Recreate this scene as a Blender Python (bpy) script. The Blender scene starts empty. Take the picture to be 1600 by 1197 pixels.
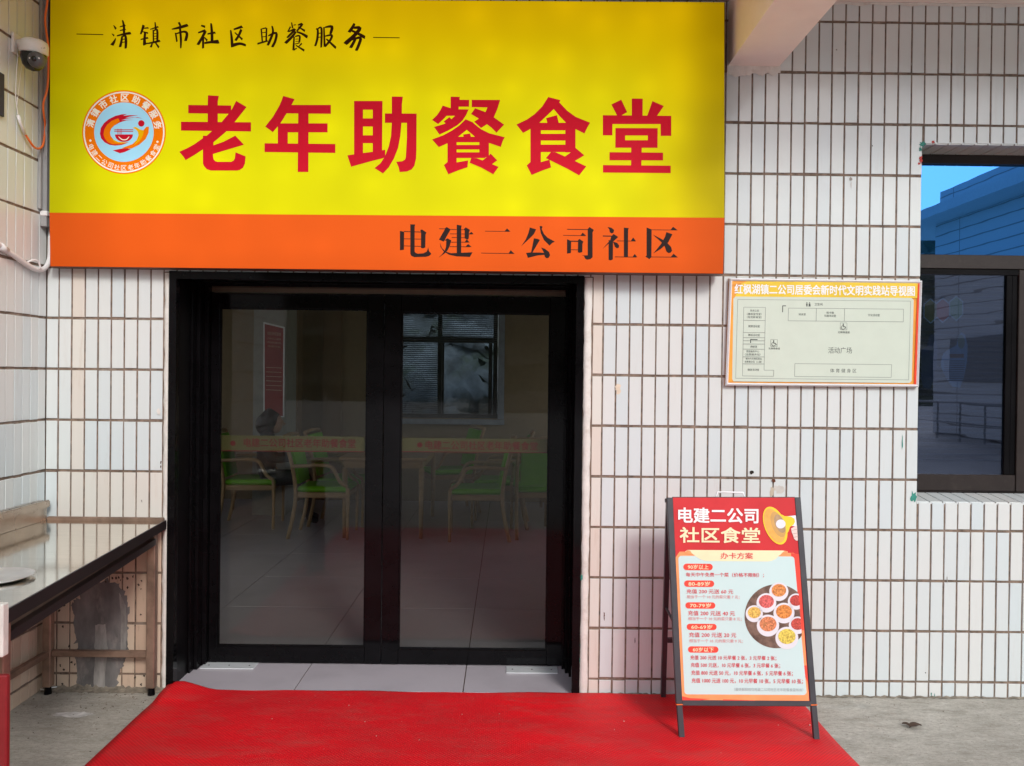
import bpy, bmesh, math, random
from mathutils import Vector, Matrix
from mathutils.geometry import tessellate_polygon
from mathutils.noise import fractal
random.seed(7)
S = bpy.context.scene
C = S.collection
R = math.radians

# ------------------------------------------------------------------ camera, world, sun, exposure
F, CX, CY = 1300.0, 800.0, 598.5
CAMP = Vector((0, -3.915, 1.495))
def cam_axes(y, p, r):
    fw = Vector((math.sin(y)*math.cos(p), math.cos(y)*math.cos(p), -math.sin(p)))
    rt = Vector((math.cos(y), -math.sin(y), 0)); up = rt.cross(fw)
    return rt*math.cos(r) - up*math.sin(r), up*math.cos(r) + rt*math.sin(r), fw
RT, UP, FW = cam_axes(0.004756, 0.007743, -0.01156)
cd = bpy.data.cameras.new('camera'); cam = bpy.data.objects.new('camera', cd); C.objects.link(cam)
cd.sensor_width = 36; cd.lens = 36*F/1600; cd.clip_start = .05; cd.clip_end = 600
cam.matrix_world = Matrix(((RT.x, UP.x, -FW.x, CAMP.x), (RT.y, UP.y, -FW.y, CAMP.y), (RT.z, UP.z, -FW.z, CAMP.z), (0, 0, 0, 1)))
S.camera = cam

SUN_EL, SUN_AZ = 33, 157          # azimuth from +Y towards +X
w = bpy.data.worlds.new('World'); S.world = w; w.use_nodes = True
nt = w.node_tree; nt.nodes.clear()
sky = nt.nodes.new('ShaderNodeTexSky'); sky.sky_type = 'NISHITA'; sky.sun_disc = False
sky.sun_elevation = R(SUN_EL); sky.sun_rotation = R(SUN_AZ); sky.air_density = 1.0; sky.dust_density = 1.0; sky.ozone_density = 1.0
hs = nt.nodes.new('ShaderNodeHueSaturation'); hs.inputs['Saturation'].default_value = .5
bg = nt.nodes.new('ShaderNodeBackground'); bg.inputs[1].default_value = .15
ow = nt.nodes.new('ShaderNodeOutputWorld')
nt.links.new(sky.outputs[0], hs.inputs['Color']); nt.links.new(hs.outputs[0], bg.inputs[0]); nt.links.new(bg.outputs[0], ow.inputs[0])
sl = bpy.data.lights.new('sun', 'SUN'); so = bpy.data.objects.new('sun', sl); C.objects.link(so)
sl.energy = 1.0; sl.angle = R(13); sl.color = (1, .985, .95)
sd = Vector((math.sin(R(SUN_AZ))*math.cos(R(SUN_EL)), math.cos(R(SUN_AZ))*math.cos(R(SUN_EL)), math.sin(R(SUN_EL))))
so.rotation_euler = sd.to_track_quat('Z', 'Y').to_euler(); so.location = (3, -8, 8)
S.view_settings.view_transform = 'Standard'; S.view_settings.look = 'None'
S.view_settings.gamma = 1; S.view_settings.use_curve_mapping = False
S.view_settings.exposure = 0.86
S.render.engine = 'CYCLES'
S.cycles.use_denoising = True
S.cycles.max_bounces = 10; S.cycles.transparent_max_bounces = 24; S.cycles.glossy_bounces = 5; S.cycles.diffuse_bounces = 5
S.cycles.caustics_reflective = False; S.cycles.caustics_refractive = False

# ------------------------------------------------------------------ measuring helpers
class Pl:
    """A plane in the place; p(x, y) gives the point of it that a measurement in the photograph refers to."""
    def __init__(s, o, n): s.o = Vector(o); s.n = Vector(n).normalized()
    def p(s, x, y, off=0.0):
        d = RT*((x-CX)/F) - UP*((y-CY)/F) + FW
        t = (s.o - CAMP).dot(s.n) / d.dot(s.n)
        return CAMP + d*t + s.n*off
WALL = Pl((0, 0, 0), (0, -1, 0))
FLOOR = Pl((0, 0, 0), (0, 0, 1))
LWX = -2.17
LEFT = Pl((LWX, 0, 0), (1, 0, 0))

# ------------------------------------------------------------------ object helpers
ORG = {}
def setp(o, label=None, cat=None, group=None, kind=None):
    if label: o['label'] = label
    if cat: o['category'] = cat
    if group: o['group'] = group
    if kind: o['kind'] = kind
    return o
def thing(name, loc, label, cat, group=None):
    o = bpy.data.objects.new(name, None); C.objects.link(o); o.location = loc
    o.empty_display_size = .1; ORG[o.name] = Vector(loc)
    return setp(o, label, cat, group)
def add(name, bm, m, parent=None, smooth=False):
    org = ORG.get(parent.name, Vector()) if parent else Vector()
    me = bpy.data.meshes.new(name)
    if org.length > 0: bmesh.ops.translate(bm, verts=bm.verts[:], vec=-org)
    bm.normal_update(); bm.to_mesh(me); bm.free()
    if smooth:
        for f in me.polygons: f.use_smooth = True
    return addme(name, me, m, parent)
def addme(name, me, m, parent=None):
    if m is not None and not me.materials: me.materials.append(m)
    o = bpy.data.objects.new(name, me); C.objects.link(o)
    if parent: o.parent = parent; ORG[o.name] = ORG.get(parent.name, Vector())
    return o
def copy_tree(o, parent=None):
    c = o.copy(); C.objects.link(c)
    if parent: c.parent = parent
    for ch in list(o.children): copy_tree(ch, c)
    return c
def bx(bm, x0, x1, y0, y1, z0, z1, bev=0):
    v = [bm.verts.new((x, y, z)) for x in (x0, x1) for y in (y0, y1) for z in (z0, z1)]
    fs = [bm.faces.new([v[i] for i in q]) for q in ((0,1,3,2),(4,6,7,5),(0,4,5,1),(2,3,7,6),(0,2,6,4),(1,5,7,3))]
    if bev:
        es = list({e for f in fs for e in f.edges})
        bmesh.ops.bevel(bm, geom=es, offset=bev, segments=1, affect='EDGES')
    return bm
def B(*a, **k): return bx(bmesh.new(), *a, **k)
def beam(bm, a, b, w, t, upv=(0, 0, 1)):
    """rectangular bar from a to b; w across, t along the second cross direction"""
    a, b = Vector(a), Vector(b); d = (b-a).normalized(); s = d.cross(Vector(upv))
    if s.length < 1e-3: s = d.cross(Vector((0, 1, 0)))
    s.normalize(); u = s.cross(d)
    vs = [bm.verts.new(p + s*(i*w/2) + u*(j*t/2)) for p in (a, b) for i, j in ((-1,-1),(1,-1),(1,1),(-1,1))]
    for q in ((0,1,2,3),(7,6,5,4),(0,4,5,1),(1,5,6,2),(2,6,7,3),(3,7,4,0)): bm.faces.new([vs[i] for i in q])
    return bm
def tube(bm, pts, r, n=8, cap=True):
    pts = [Vector(p) for p in pts]; rs = r if isinstance(r, (list, tuple)) else [r]*len(pts)
    rings = []; side = None
    for i, p in enumerate(pts):
        d = (pts[min(i+1, len(pts)-1)] - pts[max(i-1, 0)]).normalized()
        if side is None:
            side = d.cross(Vector((0, 0, 1)))
            if side.length < .05: side = d.cross(Vector((1, 0, 0)))
        side = (side - d*side.dot(d)).normalized(); u = side.cross(d)
        rings.append([bm.verts.new(p + (side*math.cos(2*math.pi*k/n) + u*math.sin(2*math.pi*k/n))*rs[i]) for k in range(n)])
    for a, b in zip(rings, rings[1:]):
        for k in range(n): bm.faces.new((a[k], a[(k+1)%n], b[(k+1)%n], b[k]))
    if cap: bm.faces.new(rings[0][::-1]); bm.faces.new(rings[-1])
    return bm
def smooth_pts(pts, k=4):
    pts = [Vector(p) for p in pts]; out = []
    for i in range(len(pts)-1):
        p0, p1, p2, p3 = pts[max(i-1, 0)], pts[i], pts[i+1], pts[min(i+2, len(pts)-1)]
        for j in range(k):
            t = j/k
            out.append(.5*((2*p1) + (p2-p0)*t + (2*p0-5*p1+4*p2-p3)*t*t + (3*p1-p0-3*p2+p3)*t**3))
    out.append(pts[-1]); return out
def lathe(bm, c, prof, n=24, ax=(0, 0, 1)):
    q = Vector((0, 0, 1)).rotation_difference(Vector(ax).normalized()); rings = []
    for r, h in prof:
        rings.append([bm.verts.new(Vector(c) + q @ Vector((r*math.cos(2*math.pi*k/n), r*math.sin(2*math.pi*k/n), h))) for k in range(n)])
    for a, b in zip(rings, rings[1:]):
        for k in range(n): bm.faces.new((a[k], a[(k+1)%n], b[(k+1)%n], b[k]))
    return bm

# ------------------------------------------------------------------ materials
def nodes(name):
    m = bpy.data.materials.new(name); m.use_nodes = True; t = m.node_tree
    return m, t, t.nodes['Principled BSDF'], t.nodes['Material Output']
def N(t, typ, **k):
    n = t.nodes.new(typ)
    for a, v in k.items():
        if a.startswith('i_'):
            key = a[2:]
            n.inputs[int(key) if key.isdigit() else key.replace('_', ' ')].default_value = v
        else: setattr(n, a, v)
    return n
def ramp(t, src, a, b, c0=(0, 0, 0, 1), c1=(1, 1, 1, 1)):
    r = N(t, 'ShaderNodeValToRGB'); r.color_ramp.elements[0].position = a; r.color_ramp.elements[1].position = b
    r.color_ramp.elements[0].color = c0; r.color_ramp.elements[1].color = c1
    t.links.new(src, r.inputs[0]); return r.outputs[0]
def mix(t, f, a, b, typ='MIX'):
    n = N(t, 'ShaderNodeMix', data_type='RGBA', blend_type=typ)
    for i, v in ((0, f), (6, a), (7, b)):
        if hasattr(v, 'links'): t.links.new(v, n.inputs[i])
        else: n.inputs[i].default_value = v if i == 0 else (*v[:3], 1)
    return n.outputs[2]
def pos(t, scale=(1, 1, 1)):
    g = N(t, 'ShaderNodeNewGeometry'); mp = N(t, 'ShaderNodeMapping'); mp.inputs['Scale'].default_value = scale
    t.links.new(g.outputs['Position'], mp.inputs[0]); return mp.outputs[0]
def noise(t, vec, s, d=4, r=.6):
    n = N(t, 'ShaderNodeTexNoise'); n.inputs['Scale'].default_value = s; n.inputs['Detail'].default_value = d; n.inputs['Roughness'].default_value = r
    t.links.new(vec, n.inputs['Vector']); return n.outputs['Fac']
def bump(t, bsdf, src, strength=.3, dist=.002):
    b = N(t, 'ShaderNodeBump'); b.inputs['Strength'].default_value = strength; b.inputs['Distance'].default_value = dist
    t.links.new(src, b.inputs['Height']); t.links.new(b.outputs[0], bsdf.inputs['Normal'])
def M(name, col, rough=.5, metal=0, var=.12, s=14, bmp=0, bs=120, stretch=(1, 1, 1), spec=.5, emit=0, dirt=0, dcol=(.12, .09, .06), ds=3):
    m, t, b, o = nodes(name); v = pos(t, stretch)
    b.inputs['Roughness'].default_value = rough; b.inputs['Metallic'].default_value = metal; b.inputs['Specular IOR Level'].default_value = spec
    n = noise(t, v, s)
    c = mix(t, ramp(t, n, .3, .7), tuple(x*(1-var) for x in col), tuple(min(1, x*(1+var)) for x in col))
    if dirt:
        c = mix(t, ramp(t, noise(t, v, ds, 8, .7), .52, .52+.25/dirt*.5, (0, 0, 0, 1), (min(1, dirt), )*3+(1,)), c, dcol)
    t.links.new(c, b.inputs['Base Color'])
    rr = N(t, 'ShaderNodeMapRange'); rr.inputs[3].default_value = max(.02, rough*.85); rr.inputs[4].default_value = min(1, rough*1.2)
    t.links.new(n, rr.inputs[0]); t.links.new(rr.outputs[0], b.inputs['Roughness'])
    if bmp: bump(t, b, noise(t, v, bs, 5), bmp)
    if emit:
        t.links.new(c, b.inputs['Emission Color']); b.inputs['Emission Strength'].default_value = emit
    return m
def tile_mat(name, c_a, c_b, c_c, stain, dirt=.30, rough=.11):
    m, t, b, o = nodes(name)
    oi = N(t, 'ShaderNodeObjectInfo'); g = N(t, 'ShaderNodeNewGeometry')
    ad = N(t, 'ShaderNodeMath', operation='ADD'); t.links.new(oi.outputs['Random'], ad.inputs[0]); t.links.new(g.outputs['Random Per Island'], ad.inputs[1])
    fr = N(t, 'ShaderNodeMath', operation='FRACT'); t.links.new(ad.outputs[0], fr.inputs[0])
    v = pos(t)
    big = noise(t, v, .7, 2)
    c = mix(t, ramp(t, big, .38, .62), c_a, c_b)
    c = mix(t, ramp(t, fr.outputs[0], .3, 1.0), c, c_c)
    vs = pos(t, (14, 14, 1.6))
    c = mix(t, ramp(t, noise(t, vs, 1.4, 8, .75), .56, .86, (0, 0, 0, 1), (dirt, dirt, dirt, 1)), c, stain)
    c = mix(t, ramp(t, noise(t, v, 55, 3, .7), .72, .78, (0, 0, 0, 1), (.5, .5, .5, 1)), c, (.2, .14, .09))
    t.links.new(c, b.inputs['Base Color'])
    rr = N(t, 'ShaderNodeMapRange'); rr.inputs[3].default_value = rough*.6; rr.inputs[4].default_value = rough*2.4
    t.links.new(noise(t, v, 3, 6), rr.inputs[0]); t.links.new(rr.outputs[0], b.inputs['Roughness'])
    bump(t, b, noise(t, v, 9, 3), .25, .004)
    return m

T_TILE = tile_mat('glazed_tile', (.645, .685, .67), (.675, .68, .655), (.61, .665, .67), (.42, .31, .22))
T_SMEAR = tile_mat('smeared_tile', (.66, .62, .56), (.66, .58, .50), (.68, .66, .60), (.50, .36, .26), dirt=.7, rough=.3)
T_DIRTY = tile_mat('stained_tile', (.60, .45, .33), (.46, .31, .23), (.62, .50, .38), (.09, .06, .045), dirt=.9, rough=.35)
M_GROUT = M('grout', (.19, .135, .10), .9, var=.5, s=30, bmp=.6, bs=300, dirt=.6, dcol=(.36, .31, .26), ds=6)
M_PLAST = M('lime_plaster', (.70, .67, .62), .7, var=.08, s=20, bmp=.5, bs=90, dirt=.5, dcol=(.38, .28, .2), ds=14)
M_CEIL = M('ceiling_paint', (.82, .78, .72), .8, var=.06, s=3, bmp=.3, bs=60)
M_BEAM = M('beam_paint', (.90, .83, .77), .75, var=.05, s=3, bmp=.25, bs=50)
M_CONC, t, b, o = nodes('concrete_ground'); v = pos(t); vs_ = pos(t, (1, 2.6, 1))
c = mix(t, ramp(t, noise(t, v, .9, 3), .35, .65), (.47, .435, .375), (.58, .55, .48))
c = mix(t, ramp(t, noise(t, vs_, 5.5, 9, .75), .42, .68), c, (.31, .285, .235))
c = mix(t, ramp(t, noise(t, vs_, 18, 8, .8), .50, .72, (0, 0, 0, 1), (.65, .65, .65, 1)), c, (.64, .61, .54))
c = mix(t, ramp(t, noise(t, pos(t, (1, 1.4, 1)), 2.1, 4, .6), .60, .72, (0, 0, 0, 1), (.5, .5, .5, 1)), c, (.50, .53, .50))
c = mix(t, ramp(t, noise(t, v, 3.4, 4, .6), .62, .74, (0, 0, 0, 1), (.45, .45, .45, 1)), c, (.55, .43, .33))
c = mix(t, ramp(t, noise(t, pos(t, (1, 1.8, 1)), 42, 9, .85), .46, .60, (0, 0, 0, 1), (.6, .6, .6, 1)), c, (.27, .24, .195))
c = mix(t, ramp(t, noise(t, pos(t, (1.3, 1, 1)), 75, 5, .8), .60, .66, (0, 0, 0, 1), (.8, .8, .8, 1)), c, (.72, .69, .62))
c = mix(t, ramp(t, noise(t, v, 110, 3, .7), .63, .68, (0, 0, 0, 1), (.85, .85, .85, 1)), c, (.12, .10, .075))
t.links.new(c, b.inputs['Base Color']); b.inputs['Roughness'].default_value = .78; bump(t, b, noise(t, vs_, 34, 10, .85), .9, .008)
M_BLACK = M('black_aluminium', (.004, .0035, .004), .07, var=.3, s=8, spec=.13)
M_BLACK2 = M('dark_recess', (.003, .0025, .003), .3, var=.3, s=8, spec=.12)
M_BRASS = M('header_strip_brown', (.10, .075, .04), .45)
M_STEEL = M('brushed_steel', (.80, .74, .66), .09, metal=1, var=.10, s=5, bmp=.06, bs=6, stretch=(1, 12, 1))
b_ = M_STEEL.node_tree; bump(b_, b_.nodes['Principled BSDF'], noise(b_, pos(b_, (3, 40, 1)), 5, 8, .8), .025, .001)
M_SPLASH = M('splash_steel', (.46, .40, .34), .26, metal=.9, var=.15, s=4, bmp=.08, bs=8)
M_STEELD = M('steel_dark_edge', (.045, .036, .036), .35, metal=.6, var=.15, s=6)
M_STEELL = M('worn_steel_leg', (.28, .19, .14), .45, metal=.6, var=.35, s=9, dirt=.5, dcol=(.10, .06, .04), ds=8)
M_PVC = M('white_pvc', (.74, .73, .72), .4, var=.04)
M_GREYTR = M('grey_trunking', (.30, .30, .30), .5, var=.1)
M_CAMW = M('camera_white', (.72, .70, .66), .4, var=.03)
M_CAMB = M('camera_black', (.01, .01, .01), .15)
M_CAMG = M('camera_grey', (.09, .09, .09), .35)
M_ORANGE = M('orange_cable', (.80, .16, .03), .45, var=.05)
M_ALU = M('aluminium', (.84, .85, .87), .35, metal=.25, var=.04)
M_PLATE = M('satin_plate', (.72, .74, .75), .35, metal=.3, var=.06)
M_RUST = M('rust', (.10, .03, .012), .9, var=.4)
M_SOOT = M('soot', (.30, .28, .25), .9, var=.3)
M_HOLE = M('hole_black', (.02, .015, .01), .9)
M_GREENP = M('green_paint', (.03, .22, .17), .6, var=.3)
M_REDP = M('red_paint', (.45, .03, .02), .6, var=.3)
M_CEMENT = M('grey_cement_patch', (.15, .14, .135), .75, var=.5, s=5, bmp=.5, bs=60, dirt=.8, dcol=(.30, .26, .24), ds=7, stretch=(1.6, 1, .7))
M_WINF = M('brown_window_frame', (.024, .017, .015), .4, var=.2, s=6, spec=.3, dirt=.3, dcol=(.10, .08, .07), ds=40)
M_NAVY = M('navy_plaque', (.02, .02, .06), .4)
M_WHITEP = M('white_print', (.85, .85, .83), .5, var=0)

# ------------------------------------------------------------------ ground and door threshold
bm = B(-60, 60, -4.6, -.0, -.3, 0); ground = add('ground', bm, M_CONC); setp(ground, kind='structure')
setp(add('bounce_paving', B(-90, 90, -160, -4.601, -.3, -.02), M('bounce_paving', (.52, .50, .46), .85, var=.15, s=.8, bmp=.3, bs=20)), kind='structure')  # paving out of view, made pale to bounce light up the wall
# interior floor with 0.6 m tiles
M_FTILE = M('grey_floor_tile', (.44, .40, .43), .32, var=.12, s=3, bmp=.05, bs=30, dirt=.35, dcol=(.17, .15, .14), ds=3)
M_FJOINT = M('floor_joint', (.12, .09, .07), .9)
FX0, FX1, FY1 = -4.6, 1.9, 6.0
floor = add('indoor_floor', B(FX0, FX1, .003, FY1, -.3, -.006), M_FJOINT); setp(floor, kind='structure')
xs = [FX0]; x = -.197 - .8*5
while x < FX1-.05: 
    if x > FX0+.05: xs.append(x)
    x += .8
xs.append(FX1)
ys = [.004, .62] + [.62+.8*k for k in range(1, 7)] + [FY1]
for i in range(len(xs)-1):
    for j in range(len(ys)-1):
        if ys[j+1]-ys[j] < .05: continue
        if j == 0 and (xs[i+1] < -1.6 or xs[i] > .4): continue
        x0, x1 = xs[i]+.0025, xs[i+1]-.0025
        if j == 0: x0 = max(x0, -1.585); x1 = min(x1, .35)
        e = random.uniform(0, .0012)
        add('floor_tile', B(x0, x1, ys[j]+.0025, ys[j+1]-.0025, -.0055, e, bev=.0012), M_FTILE, floor)

# ------------------------------------------------------------------ walls with tiles
ZT = 3.27
PZ = .2389
rowz = [1.495+1.684-PZ*j for j in range(-1, 14)]           # joint heights, top to bottom
cols = []
x = -1.681
while x > LWX: cols.append(x); x -= .0615
cols.append(LWX); cols = cols[::-1]
for k in range(1, 36): cols.append(-1.681 + k*(.444+1.681)/35)
x = .444
while x < 3.4: x += .0625; cols.append(x)
DOOR = (-1.585, .352, 1.965); WIN = (1.936, 3.3, .923, 2.615)
WTH = .34
def wall_cells(bm, x0, x1, z0, z1, holes, y0, y1):
    xx = sorted({x0, x1, *[h[0] for h in holes], *[h[1] for h in holes]}); zz = sorted({z0, z1, *[h[2] for h in holes], *[h[3] for h in holes]})
    xx = [a for a in xx if x0 <= a <= x1]; zz = [a for a in zz if z0 <= a <= z1]
    def hole(i, j):
        if i < 0 or j < 0 or i >= len(xx)-1 or j >= len(zz)-1: return True
        cx, cz = (xx[i]+xx[i+1])/2, (zz[j]+zz[j+1])/2
        return any(h[0] < cx < h[1] and h[2] < cz < h[3] for h in holes)
    V = {}
    def v(x, y, z):
        k = (x, y, z)
        if k not in V: V[k] = bm.verts.new(k)
        return V[k]
    for i in range(len(xx)-1):
        for j in range(len(zz)-1):
            if hole(i, j): continue
            a, b, c, d = xx[i], xx[i+1], zz[j], zz[j+1]
            bm.faces.new((v(a, y0, c), v(b, y0, c), v(b, y0, d), v(a, y0, d)))
            bm.faces.new((v(a, y1, d), v(b, y1, d), v(b, y1, c), v(a, y1, c)))
            if hole(i-1, j): bm.faces.new((v(a, y1, c), v(a, y0, c), v(a, y0, d), v(a, y1, d)))
            if hole(i+1, j): bm.faces.new((v(b, y0, c), v(b, y1, c), v(b, y1, d), v(b, y0, d)))
            if hole(i, j-1): bm.faces.new((v(a, y1, c), v(b, y1, c), v(b, y0, c), v(a, y0, c)))
            if hole(i, j+1): bm.faces.new((v(a, y0, d), v(b, y0, d), v(b, y1, d), v(a, y1, d)))
    return bm
fw = add('front_wall', wall_cells(bmesh.new(), LWX, 5.5, 0, ZT, [(DOOR[0], DOOR[1], -1, DOOR[2]), WIN], .0045, WTH), M_GROUT)
setp(fw, 'tall tiled front wall of narrow white tiles with dark joints', None, kind='structure')
# tiles: a shallow chamfered box; u across, v up, front face at 0 depth
def tile_geo(bm, P, u0, u1, v0, v1, depth=.012, ch=.0014):
    """P(u, v, d) -> world; d = depth behind the glazed face"""
    a = [P(u0, v0, ch), P(u1, v0, ch), P(u1, v1, ch), P(u0, v1, ch)]
    f = [P(u0+ch, v0+ch, 0), P(u1-ch, v0+ch, 0), P(u1-ch, v1-ch, 0), P(u0+ch, v1-ch, 0)]
    k = [P(u0, v0, depth), P(u1, v0, depth), P(u1, v1, depth), P(u0, v1, depth)]
    A = [bm.verts.new(p) for p in a]; Fv = [bm.verts.new(p) for p in f]; K = [bm.verts.new(p) for p in k]
    bm.faces.new(Fv)
    for i in range(4):
        j = (i+1) % 4
        bm.faces.new((A[i], A[j], Fv[j], Fv[i])); bm.faces.new((K[i], K[j], A[j], A[i]))
def place_tiles(parent, cells, P, limit, mat_of, mk_matrix, keep):
    """cells (u0,u1,v0,v1); the `limit` cells that show largest become single tiles, the rest one joined part"""
    cache = {}; rest = {}; n = 0
    for c in sorted(cells, key=keep):
        u0, u1, v0, v1 = c; m = mat_of(c)
        if n < limit and keep(c)[0] < 5:
            key = (round(u1-u0, 3), round(v1-v0, 3), m.name)
            if key not in cache:
                bm = bmesh.new(); hu, hv = (u1-u0)/2, (v1-v0)/2
                tile_geo(bm, lambda u, v, d: Vector((u, d, v)), -hu, hu, -hv, hv)
                me = bpy.data.meshes.new('tile'); bm.normal_update(); bm.to_mesh(me); bm.free(); me.materials.append(m); cache[key] = me
            o = addme('tile', cache[key], None, parent)
            j = Matrix.Rotation(random.gauss(0, .0030), 4, 'X') @ Matrix.Rotation(random.gauss(0, .006), 4, 'Z') @ Matrix.Rotation(random.gauss(0, .0016), 4, 'Y')
            o.matrix_basis = mk_matrix((u0+u1)/2, (v0+v1)/2) @ Matrix.Translation((random.gauss(0, .0005), random.uniform(-.0006, .0008), random.gauss(0, .0008))) @ j
            n += 1
        else: rest.setdefault(m.name, (m, []))[1].append(c)
    for m, cs in rest.values():
        bm = bmesh.new()
        for u0, u1, v0, v1 in cs:
            du, dv, e = random.gauss(0, .0005), random.gauss(0, .0008), random.uniform(-.0006, .0008)
            sx = random.gauss(0, .005); um = (u0+u1)/2
            tile_geo(bm, lambda u, v, d: P(u+du, v+dv, d+e+(u-um)*sx), u0, u1, v0, v1)
        o = add('tiles', bm, m, parent); o['kind'] = 'stuff'
    return n
VJ, HJ = .0072, .0120
cells = []
DL, DR = DOOR[0]-.034, .397
for i in range(len(cols)-1):
    for j in range(len(rowz)):
        u0, u1 = cols[i]+VJ/2, cols[i+1]-VJ/2
        v1 = min(rowz[j]-HJ/2, ZT-.002); v0 = (rowz[j+1]+HJ/2) if j+1 < len(rowz) else .001
        rs = [(u0, u1, v0, v1)]
        for hx0, hx1, hz0, hz1 in ((DL, DR, -1, DOOR[2]+.004), (WIN[0], WIN[1], WIN[2], WIN[3])):
            out = []
            for a, b, c, d in rs:
                if b <= hx0 or a >= hx1 or d <= hz0 or c >= hz1: out.append((a, b, c, d)); continue
                if a < hx0: out.append((a, hx0, c, d))
                if b > hx1: out.append((hx1, b, c, d))
                aa, bb = max(a, hx0), min(b, hx1)
                if c < hz0: out.append((aa, bb, c, hz0))
                if d > hz1: out.append((aa, bb, hz1, d))
            rs = out
        cells += [r for r in rs if r[1]-r[0] > .008 and r[3]-r[2] > .008]
def keep_front(c):
    cx, cz = (c[0]+c[1])/2, (c[2]+c[3])/2
    hid = 0
    if cx < .98 and cz > 2.0: hid = 10                       # behind the signboard
    if cx > 2.5 or cz > 3.25: hid = 10
    if 1.03 < cx < 1.93 and 1.48 < cz < 1.95: hid = 10       # behind the map board
    if c[1]-c[0] < .04 or c[3]-c[2] < .15: hid += 2
    if cz > 2.7: hid += 1
    return (hid, abs(cx-.4)*.5 + abs(cz-1.3))
def mf(c):
    cx, cz = (c[0]+c[1])/2, (c[2]+c[3])/2
    if (-2.06 < cx < -1.98 and cz > .8) or (cx < -1.59 and .8 < cz < 1.03 and -2.1 < cx) or (DR < cx < DR+.05): return T_SMEAR
    return T_DIRTY if ((c[0]+c[1])/2 < -1.59 and c[3] < .80) else T_TILE
place_tiles(fw, cells, lambda u, v, d: Vector((u, d, v)), 296, mf, lambda u, v: Matrix.Translation((u, 0, v)), keep_front)
# soffit and sill tiles of the window opening
for k in range(18):
    a = WIN[0]+.0+.0625*k
    if a > 2.65: break
    bm = bmesh.new(); tile_geo(bm, lambda u, v, d: Vector((u, v, WIN[3]-.0045+d)), a+.003, a+.0595, .004, .172); add('tile', bm, T_TILE, fw)
    bm = bmesh.new(); tile_geo(bm, lambda u, v, d: Vector((u, v, WIN[2]+.004+.12*v-d)), a+.003, a+.0595, .004, .172); add('tile', bm, T_TILE, fw)
# lime-washed strips beside the door casing
for x0, x1 in ((DL+.002, DOOR[0]-.004), (DOOR[1]+.002, DR-.006)):
    bm = bmesh.new(); zz = [i*1.963/46 for i in range(47)]
    L = [[bm.verts.new((x + random.gauss(0, .0016), y + random.gauss(0, .0008), z)) for x, y in ((x0, .006), (x0+.003, -.002), ((x0+x1)/2, -.004), (x1-.002, -.0015), (x1, .006))] for z in zz]
    for a, b in zip(L, L[1:]):
        for k in range(4): bm.faces.new((a[k], a[k+1], b[k+1], b[k]))
    add('plaster_strip', bm, M_PLAST, fw, smooth=True)

# left wall
LW1 = -3.45
lw = add('left_wall', B(LWX-.24, LWX-.0045, LW1, WTH, 0, ZT), M_GROUT); setp(lw, kind='structure')
lc = []
yj = 0
while -yj > LW1 + .1 and True:
    for j in range(len(rowz)):
        v1 = min(rowz[j]-HJ/2, ZT-.002); v0 = (rowz[j+1]+HJ/2) if j+1 < len(rowz) else .001
        lc.append((-yj-.0615+.002, -yj-.002, v0, v1))
    yj += .0615
RL = Matrix.Rotation(R(90), 4, 'Z')       # local x -> +y, local depth y -> -x
def keepl(c): return (0 if c[0] > -.46 else 10, -c[0])
place_tiles(lw, lc, lambda u, v, d: Vector((LWX-d, u, v)), 110, lambda c: T_DIRTY if c[3] < .8 else T_TILE,
            lambda u, v: Matrix.Translation((LWX, u, v)) @ RL, keepl)

# ------------------------------------------------------------------ canopy and beam
slab = add('canopy_slab', B(-4.6, 5.5, -1.0, .30, ZT+.002, ZT+.16), M_CEIL); setp(slab, kind='structure')
cb = add('edge_beam', B(-4.6, 5.5, -1.10, -1.002, ZT-.02, ZT+.20), M_BEAM); setp(cb, kind='structure')
bl, br = WALL.p(1137, 99).x, WALL.p(1217, 103).x
bz = WALL.p(1180, 104).z
bm = B(bl, br, -.998, -.004, bz, ZT+.0); beamo = add('canopy_beam', bm, M_BEAM); setp(beamo, kind='structure')
# rough plaster smear at its foot on the wall
bm = bmesh.new(); n = 30; top = []; bot = []
for i in range(n+1):
    u = bl-.004 + (br+.01-bl)*i/n
    top.append(bm.verts.new((u, -.007+random.gauss(0, .001), bz+.004))); bot.append(bm.verts.new((u, -.004, bz-.038+.006*math.sin(i*.9)+random.gauss(0, .0015)-(.010 if i < n*.35 else 0))))
mid = [bm.verts.new((t.co.x, -.008+random.gauss(0, .0007), bz-.018+random.gauss(0, .0012))) for t in top]
for i in range(n):
    bm.faces.new((top[i], mid[i], mid[i+1], top[i+1])); bm.faces.new((mid[i], bot[i], bot[i+1], mid[i+1]))
add('plaster_edge', bm, M_PLAST, beamo, smooth=True)
bm = bmesh.new(); n = 60
a = [bm.verts.new((br+.1+2.4*i/n, -.004, ZT+.001)) for i in range(n+1)]; b = [bm.verts.new((v.co.x, -.003, ZT-.012+random.gauss(0, .003))) for v in a]
for i in range(n): bm.faces.new((a[i], b[i], b[i+1], a[i+1]))
add('plaster_edge', bm, M_PLAST, slab)

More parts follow.
